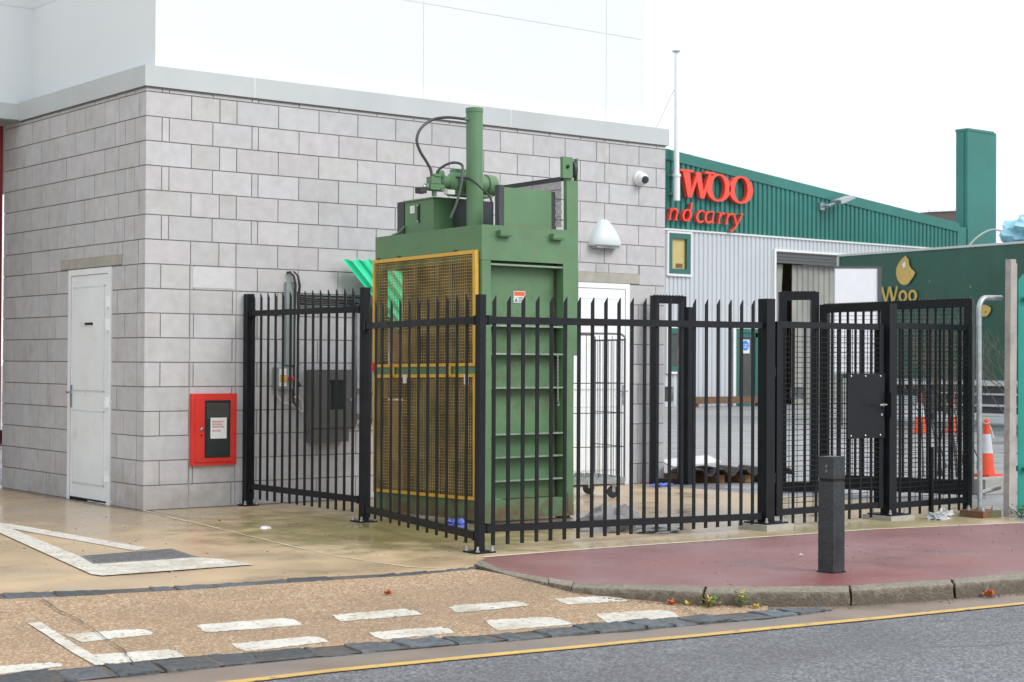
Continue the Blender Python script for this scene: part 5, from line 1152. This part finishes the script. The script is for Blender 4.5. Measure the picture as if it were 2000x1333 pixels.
fp = thing('flagpole', 'slim white flagpole fixed to the green cladding beside the red letters', 'flagpole', (28.96, WY-.25, 6.3))
m = MB(); m.tube([(28.975, WY-.25, 6.36), (28.97, WY-.25, 7.10)], .105, 14); m.tube([(28.97, WY-.25, 7.10), (28.965, WY-.25, 7.18)], .13, 14); m.tube([(28.965, WY-.25, 7.18), (28.95, WY-.25, 8.9), (28.93, WY-.25, 10.93)], [.09, .075, .055], 14); m.build('pole', X['white'], fp)
m = MB(); m.lathe((28.93, WY-.25, 10.93), [(0, .09), (.03, .14), (.05, .14), (.07, .03)], seg=14); m.build('cap', X['galv'], fp)
m = MB()
for z in (6.55, 7.12): m.box((28.87, WY-.2, z), (29.08, WY+.0, z+.07))
m.build('bracket', X['galv'], fp)
m = MB(); m.tube([(28.93, WY-.25, 9.9), (28.2, WY+1.0, 7.0)], .012, 5); m.build('stay', X['galv'], fp)
fl_ = thing('floodlight', 'grey floodlight on a short arm on the green warehouse cladding', 'floodlight', (36.2, WY-.1, 6.7))
m = MB(); m.tube([(35.85, WY, 6.62), (35.9, WY-.35, 6.64), (36.05, WY-.45, 6.70)], .05, 8); m.box((35.75, WY-.1, 6.5), (35.95, WY-.0, 6.75)); m.build('arm', X['galv'], fl_)
m = MB(); m.hexa([(36.05, WY-.75, 6.66), (36.75, WY-.75, 6.90), (36.75, WY-.3, 6.90), (36.05, WY-.3, 6.66), (36.0, WY-.75, 6.80), (36.7, WY-.75, 7.0), (36.7, WY-.3, 7.0), (36.0, WY-.3, 6.80)]); m.build('head', X['galv'], fl_, bevel=.03)
ch = thing('green_tower', 'tall plain green clad square tower at the right end of the warehouse', 'tower', (44.7, 24.5, 0))
m = MB(); m.box((43.83, WY, 0), (45.55, WY+.52, 9.93)); m.build('cladding', X['wgreen'], ch, bevel=.04)
m = MB(); m.box((43.81, WY-.02, 9.88), (45.40, WY+.54, 9.98)); m.build('cap', X['wgreen'], ch, bevel=.03)
m = MB()
m.box((43.80, WY+.15, 0), (43.829, WY+.36, 9.85))
m.box((43.25, WY+.02, 0), (43.79, WY+.4, 6.35)); m.build('rib', X['wgreen'], ch)
fr_ = thing('dark_roofed_building', 'dark brown roof showing behind the low end of the warehouse', 'building', (52, 32, 0))
m = MB(); m.box((50.2, 30.3, 0), (53.6, 36, 7.4)); m.build('wall', X['roofd'], fr_)
m = MB(); m.hexa([(49.6, 29.9, 7.2), (53.9, 29.9, 7.4), (53.9, 37, 7.4), (49.6, 37, 7.2), (50.2, 30.2, 7.75), (53.7, 30.2, 8.05), (53.7, 36.5, 8.05), (50.2, 36.5, 7.75)]); m.build('roof', X['roofd'], fr_)
m = MB(); m.bar((50.1, 30.1, 7.80), (53.7, 30.1, 8.10), .1, .06); m.build('ridge', X['wtrim'], fr_)
# far wall beyond the tower, tarp and pipe on the lorry side
lump('tarpaulin', 'crumpled pale blue tarpaulin heaped beyond the green lorry trailer at the right edge', 'tarpaulin', (42.9, 19.6, 5.36), 1.45, 1.2, 1.15, 'tarp', 21, 0, .55, 4, 3.2)
st_ = thing('storage_container', 'plain container carrying the pale blue tarpaulin, mostly behind the lorry trailer', 'container', (43.5, 19.5, 0))
m = MB(); m.box((41.6, 17.8, 0), (48, 21.3, 5.35)); m.build('body', X['wgreen'], st_)
pp_ = thing('curved_pipe', 'thin pale curved pipe in front of the green tower above the lorry', 'pipe', (41, 20, 5.6))
m = MB(); m.tube(bez([(41.0, 21.5, 5.30), (41.3, 21.2, 5.75), (41.7, 20.9, 6.0), (42.0, 20.5, 5.88), (42.4, 20.1, 5.65), (42.4, 20.0, 5.2)]), .032, 8); m.build('pipe', X['trim'], pp_)
rb_ = thing('crash_rail', 'low dull red crash rail along the foot of the warehouse wall', 'barrier', (31, WY-.5, 0))
m = MB(); m.box((29.4, WY-.55, .10), (32.4, WY-.45, .32)); m.build('rail', X['rust'], rb_)
m = MB()
for x in (29.6, 31, 32.3): m = MB(); m.box((x, WY-.53, -.0), (x+.1, WY-.47, .10)); m.build('foot', X['rust'], rb_)

# lorry trailer
TD = Vector((-.0972, -.9953, 0)); TN = Vector((.9953, -.0972, 0)); T0 = Vector((24.32, 12.74, 0))
tr = thing('lorry_trailer', 'long dark green lorry trailer with a gold apple like emblem and gold lettering', 'trailer', tuple(T0))
tp = lambda s, z, o=0.: T0+TD*s+TN*o+Vector((0, 0, z))
def tbox(mb, s0, s1, z0, z1, o0, o1): mb.hexa([tp(s0, z0, o0), tp(s1, z0, o0), tp(s1, z0, o1), tp(s0, z0, o1), tp(s0, z1, o0), tp(s1, z1, o0), tp(s1, z1, o1), tp(s0, z1, o1)])
m = MB(); N = 60; A = []; B = []
for i in range(N+1):
    s = 13.5*i/N; o = .012*math.sin(i*1.7)+.01*math.sin(i*.6); A.append(m.b.verts.new(tp(s, 1.03, o))); B.append(m.b.verts.new(tp(s, 3.95, o*.4)))
for i in range(N): f = m._f([A[i], A[i+1], B[i+1], B[i]]); f.smooth = True
m.build('side_curtain', X['trailer'], tr)
m = MB(); tbox(m, .02, 13.48, 1.05, 3.94, .05, 2.5); m.build('body', X['trailer'], tr)
m = MB(); tbox(m, -.02, 13.52, 3.951, 4.0, -.03, 2.53); m.build('roof_rail', X['trim'], tr)
m = MB(); tbox(m, -.06, .0, 1.0, 3.95, -.03, .12); tbox(m, .05, .55, 3.62, 3.69, -.05, -.02); tbox(m, .02, .10, 2.2, 3.62, -.05, -.02); m.build('front_trim', X['trim'], tr)
m = MB(); tbox(m, 0, 13.5, .90, 1.02, -.02, .10); tbox(m, 3.2, 6.2, .45, .50, .03, .09); tbox(m, 3.2, 6.2, .70, .74, .03, .09); m.build('side_rail', X['trim'], tr)
m = MB(); tbox(m, 0.2, 13, .62, .90, .8, 1.0); tbox(m, .2, 13, .62, .90, 1.5, 1.7); tbox(m, 2.5, 2.7, .0, .9, .15, .35); tbox(m, 6.4, 7.6, .3, .9, .2, .7); m.build('chassis', X['tankd'], tr)
m = MB(); tbox(m, 2.4, 8.0, .30, .88, .12, .16); m.build('underside_dark_panel', X['tankd'], tr)  # dark panel added to darken the trailer's underside
for s in (8.6, 9.9, 11.2):
    m = MB(); c = tp(s, .5, .12); m.lathe(c, [(0, .36), (.03, .49), (.30, .49), (.33, .36)], tuple(TN), 26); wq = m.build('wheel', X['tyre'], tr); m = MB(); m.lathe(tp(s, .5, .10), [(0, .10), (.02, .27), (.05, .29)], tuple(TN), 20); m.build('rim', X['galv'], wq)
# emblem: rounded body with a point to the right and a bitten top
def tpoly(pts, o, mat, name, par):
    m = MB(); m.prism([tp(s, z, o) for s, z in pts], TN*.006); return m.build(name, X[mat], par)
em = [(2.20, 3.86), (2.30, 3.76), (2.31, 3.64), (2.38, 3.55), (2.50, 3.46), (2.44, 3.36), (2.36, 3.28), (2.28, 3.20), (2.16, 3.18), (2.04, 3.22), (1.95, 3.32), (1.90, 3.46), (1.92, 3.60), (2.00, 3.72), (2.10, 3.80)]
e_ = tpoly(em, -.045, 'gold', 'emblem', tr)
tpoly([(2.10, 3.66), (2.20, 3.74), (2.22, 3.62), (2.14, 3.56)], -.056, 'paper', 'highlight', e_)
def tstroke(m, pts, w, o=-.045):
    for (s0, z0), (s1, z1) in zip(pts, pts[1:]):
        a, b = tp(s0, z0, o), tp(s1, z1, o); m.bar(a, b, .012, w, tuple((b-a).cross(TN)))
m = MB(); t_, b_ = 3.16, 2.80
tstroke(m, [(1.46, t_), (1.58, b_)], .07); tstroke(m, [(1.60, b_), (1.70, t_)], .045, -.052); tstroke(m, [(1.71, t_), (1.82, b_)], .07, -.048); tstroke(m, [(1.84, b_), (1.95, t_)], .045, -.055)
m.build('letter_w', X['gold'], tr)
for c_ in (2.12, 2.42):
    m = MB(); n = 24
    for k in range(n):
        a0, a1 = 2*math.pi*k/n, 2*math.pi*(k+1)/n; q = lambda a, rx, rz: tp(c_+rx*math.cos(a), 2.93+rz*math.sin(a), -.045)
        P = [q(a0, .135, .14), q(a1, .135, .14), q(a1, .07, .085), q(a0, .07, .085)]; m.hexa([p for p in P]+[p+TN*.008 for p in P])
    m.build('letter_o', X['gold'], tr)
m = MB(); 
for k in range(1): m.prism([tp(4.52+.19*math.cos(a)*(1+.12*math.sin(3*a)), 2.54+.13*math.sin(a), -.045) for a in [i*math.pi/8 for i in range(16)]], TN*.006)
m.build('gold_badge', X['gold'], tr)
# white board standing in front of trailer
wb = thing('white_board', 'plain white board on legs between the black gate and the green trailer', 'board', (22.1, 10.35, 0))
P0 = Vector((21.76, 10.66, 0)); P1 = Vector((22.46, 10.05, 0)); d = (P1-P0).normalized(); n_ = Vector((d.y, -d.x, 0)); n_ = n_ if n_.dot(Vector((-1, -1, 0))) > 0 else -n_
def wbx(m, a, b, z0, z1, o0, o1): m.hexa([P0+d*a-n_*o0+Vector((0,0,z0)), P0+d*b-n_*o0+Vector((0,0,z0)), P0+d*b-n_*o1+Vector((0,0,z0)), P0+d*a-n_*o1+Vector((0,0,z0)), P0+d*a-n_*o0+Vector((0,0,z1)), P0+d*b-n_*o0+Vector((0,0,z1)), P0+d*b-n_*o1+Vector((0,0,z1)), P0+d*a-n_*o1+Vector((0,0,z1))])
LB_ = (P1-P0).length
m = MB(); wbx(m, 0, LB_, 1.15, 3.48, 0, .10); m.build('panel', X['board'], wb, bevel=.01)
m = MB(); wbx(m, LB_+.001, LB_+.09, 1.13, 3.52, -.02, .14); wbx(m, 0, LB_, 3.485, 3.53, -.01, .12); m.build('frame', X['shutter'], wb)
m = MB(); wbx(m, .1, .18, 0, 1.15, .02, .09); wbx(m, LB_-.18, LB_-.1, 0, 1.15, .02, .09); m.build('leg', X['shutter'], wb)

# bare shrubs behind the mesh panel
def shrub(label, x, y, h, seed, n=9, green=False):
    rnd = random.Random(seed); o = thing('bare_shrub', label, 'shrub', (x, y, 0)); m = MB()
    def grow(p, d, l, r, k):
        q = p+d*l; m.tube([p, p.lerp(q, .5)+Vector((rnd.uniform(-.03, .03), rnd.uniform(-.03, .03), 0)), q], [r, r*.8, r*.6], 5)
        if k:
            for _ in range(rnd.choice((2, 3))):
                dd = (d+Vector((rnd.uniform(-.6, .6), rnd.uniform(-.6, .6), rnd.uniform(-.1, .5)))).normalized(); grow(q, dd, l*rnd.uniform(.6, .85), r*.6, k-1)
    for i in range(n): grow(Vector((x+rnd.uniform(-.25, .25), y+rnd.uniform(-.25, .25), 0)), Vector((rnd.uniform(-.35, .35), rnd.uniform(-.35, .35), 1)).normalized(), h*.32, .012, 3)
    m.build('branches', X['barkt'], o)
    m = MB()
    for i in range(160 if green else 40):
        p = Vector((x+rnd.gauss(0, .3), y+rnd.gauss(0, .3), rnd.uniform(.2, 1)*h)); a = Vector((rnd.uniform(-1, 1), rnd.uniform(-1, 1), rnd.uniform(-1, 1))).normalized()*.02; b = a.cross(Vector((0, 0, 1))).normalized()*.012; m.quad(p-a, p+b, p+a, p-b)
    m.build('leaves', X['weed'], o)
shrub('bare twiggy shrub behind the galvanised hoop barrier', 10.6, -2.3, 2.3, 5, 9)
shrub('bare twiggy shrub behind the mesh panel, left of the hoop barrier', 10.0, -1.2, 2.4, 6, 8)
shrub('bare twiggy shrub behind the mesh gate near the lock plate', 11.6, -.4, 2.0, 8, 7)
# concrete kerb block under the cone and behind the hoop
lw = thing('low_wall', 'low weathered concrete wall stub behind the galvanised hoop under the cone', 'wall', (8.6, -2.9, 0))
m = MB(); m.box((8.0, -3.3, 0), (9.2, -3.05, .16)); m.build('block', X['post'], lw, bevel=.02)
# dark parked van seen through the gate
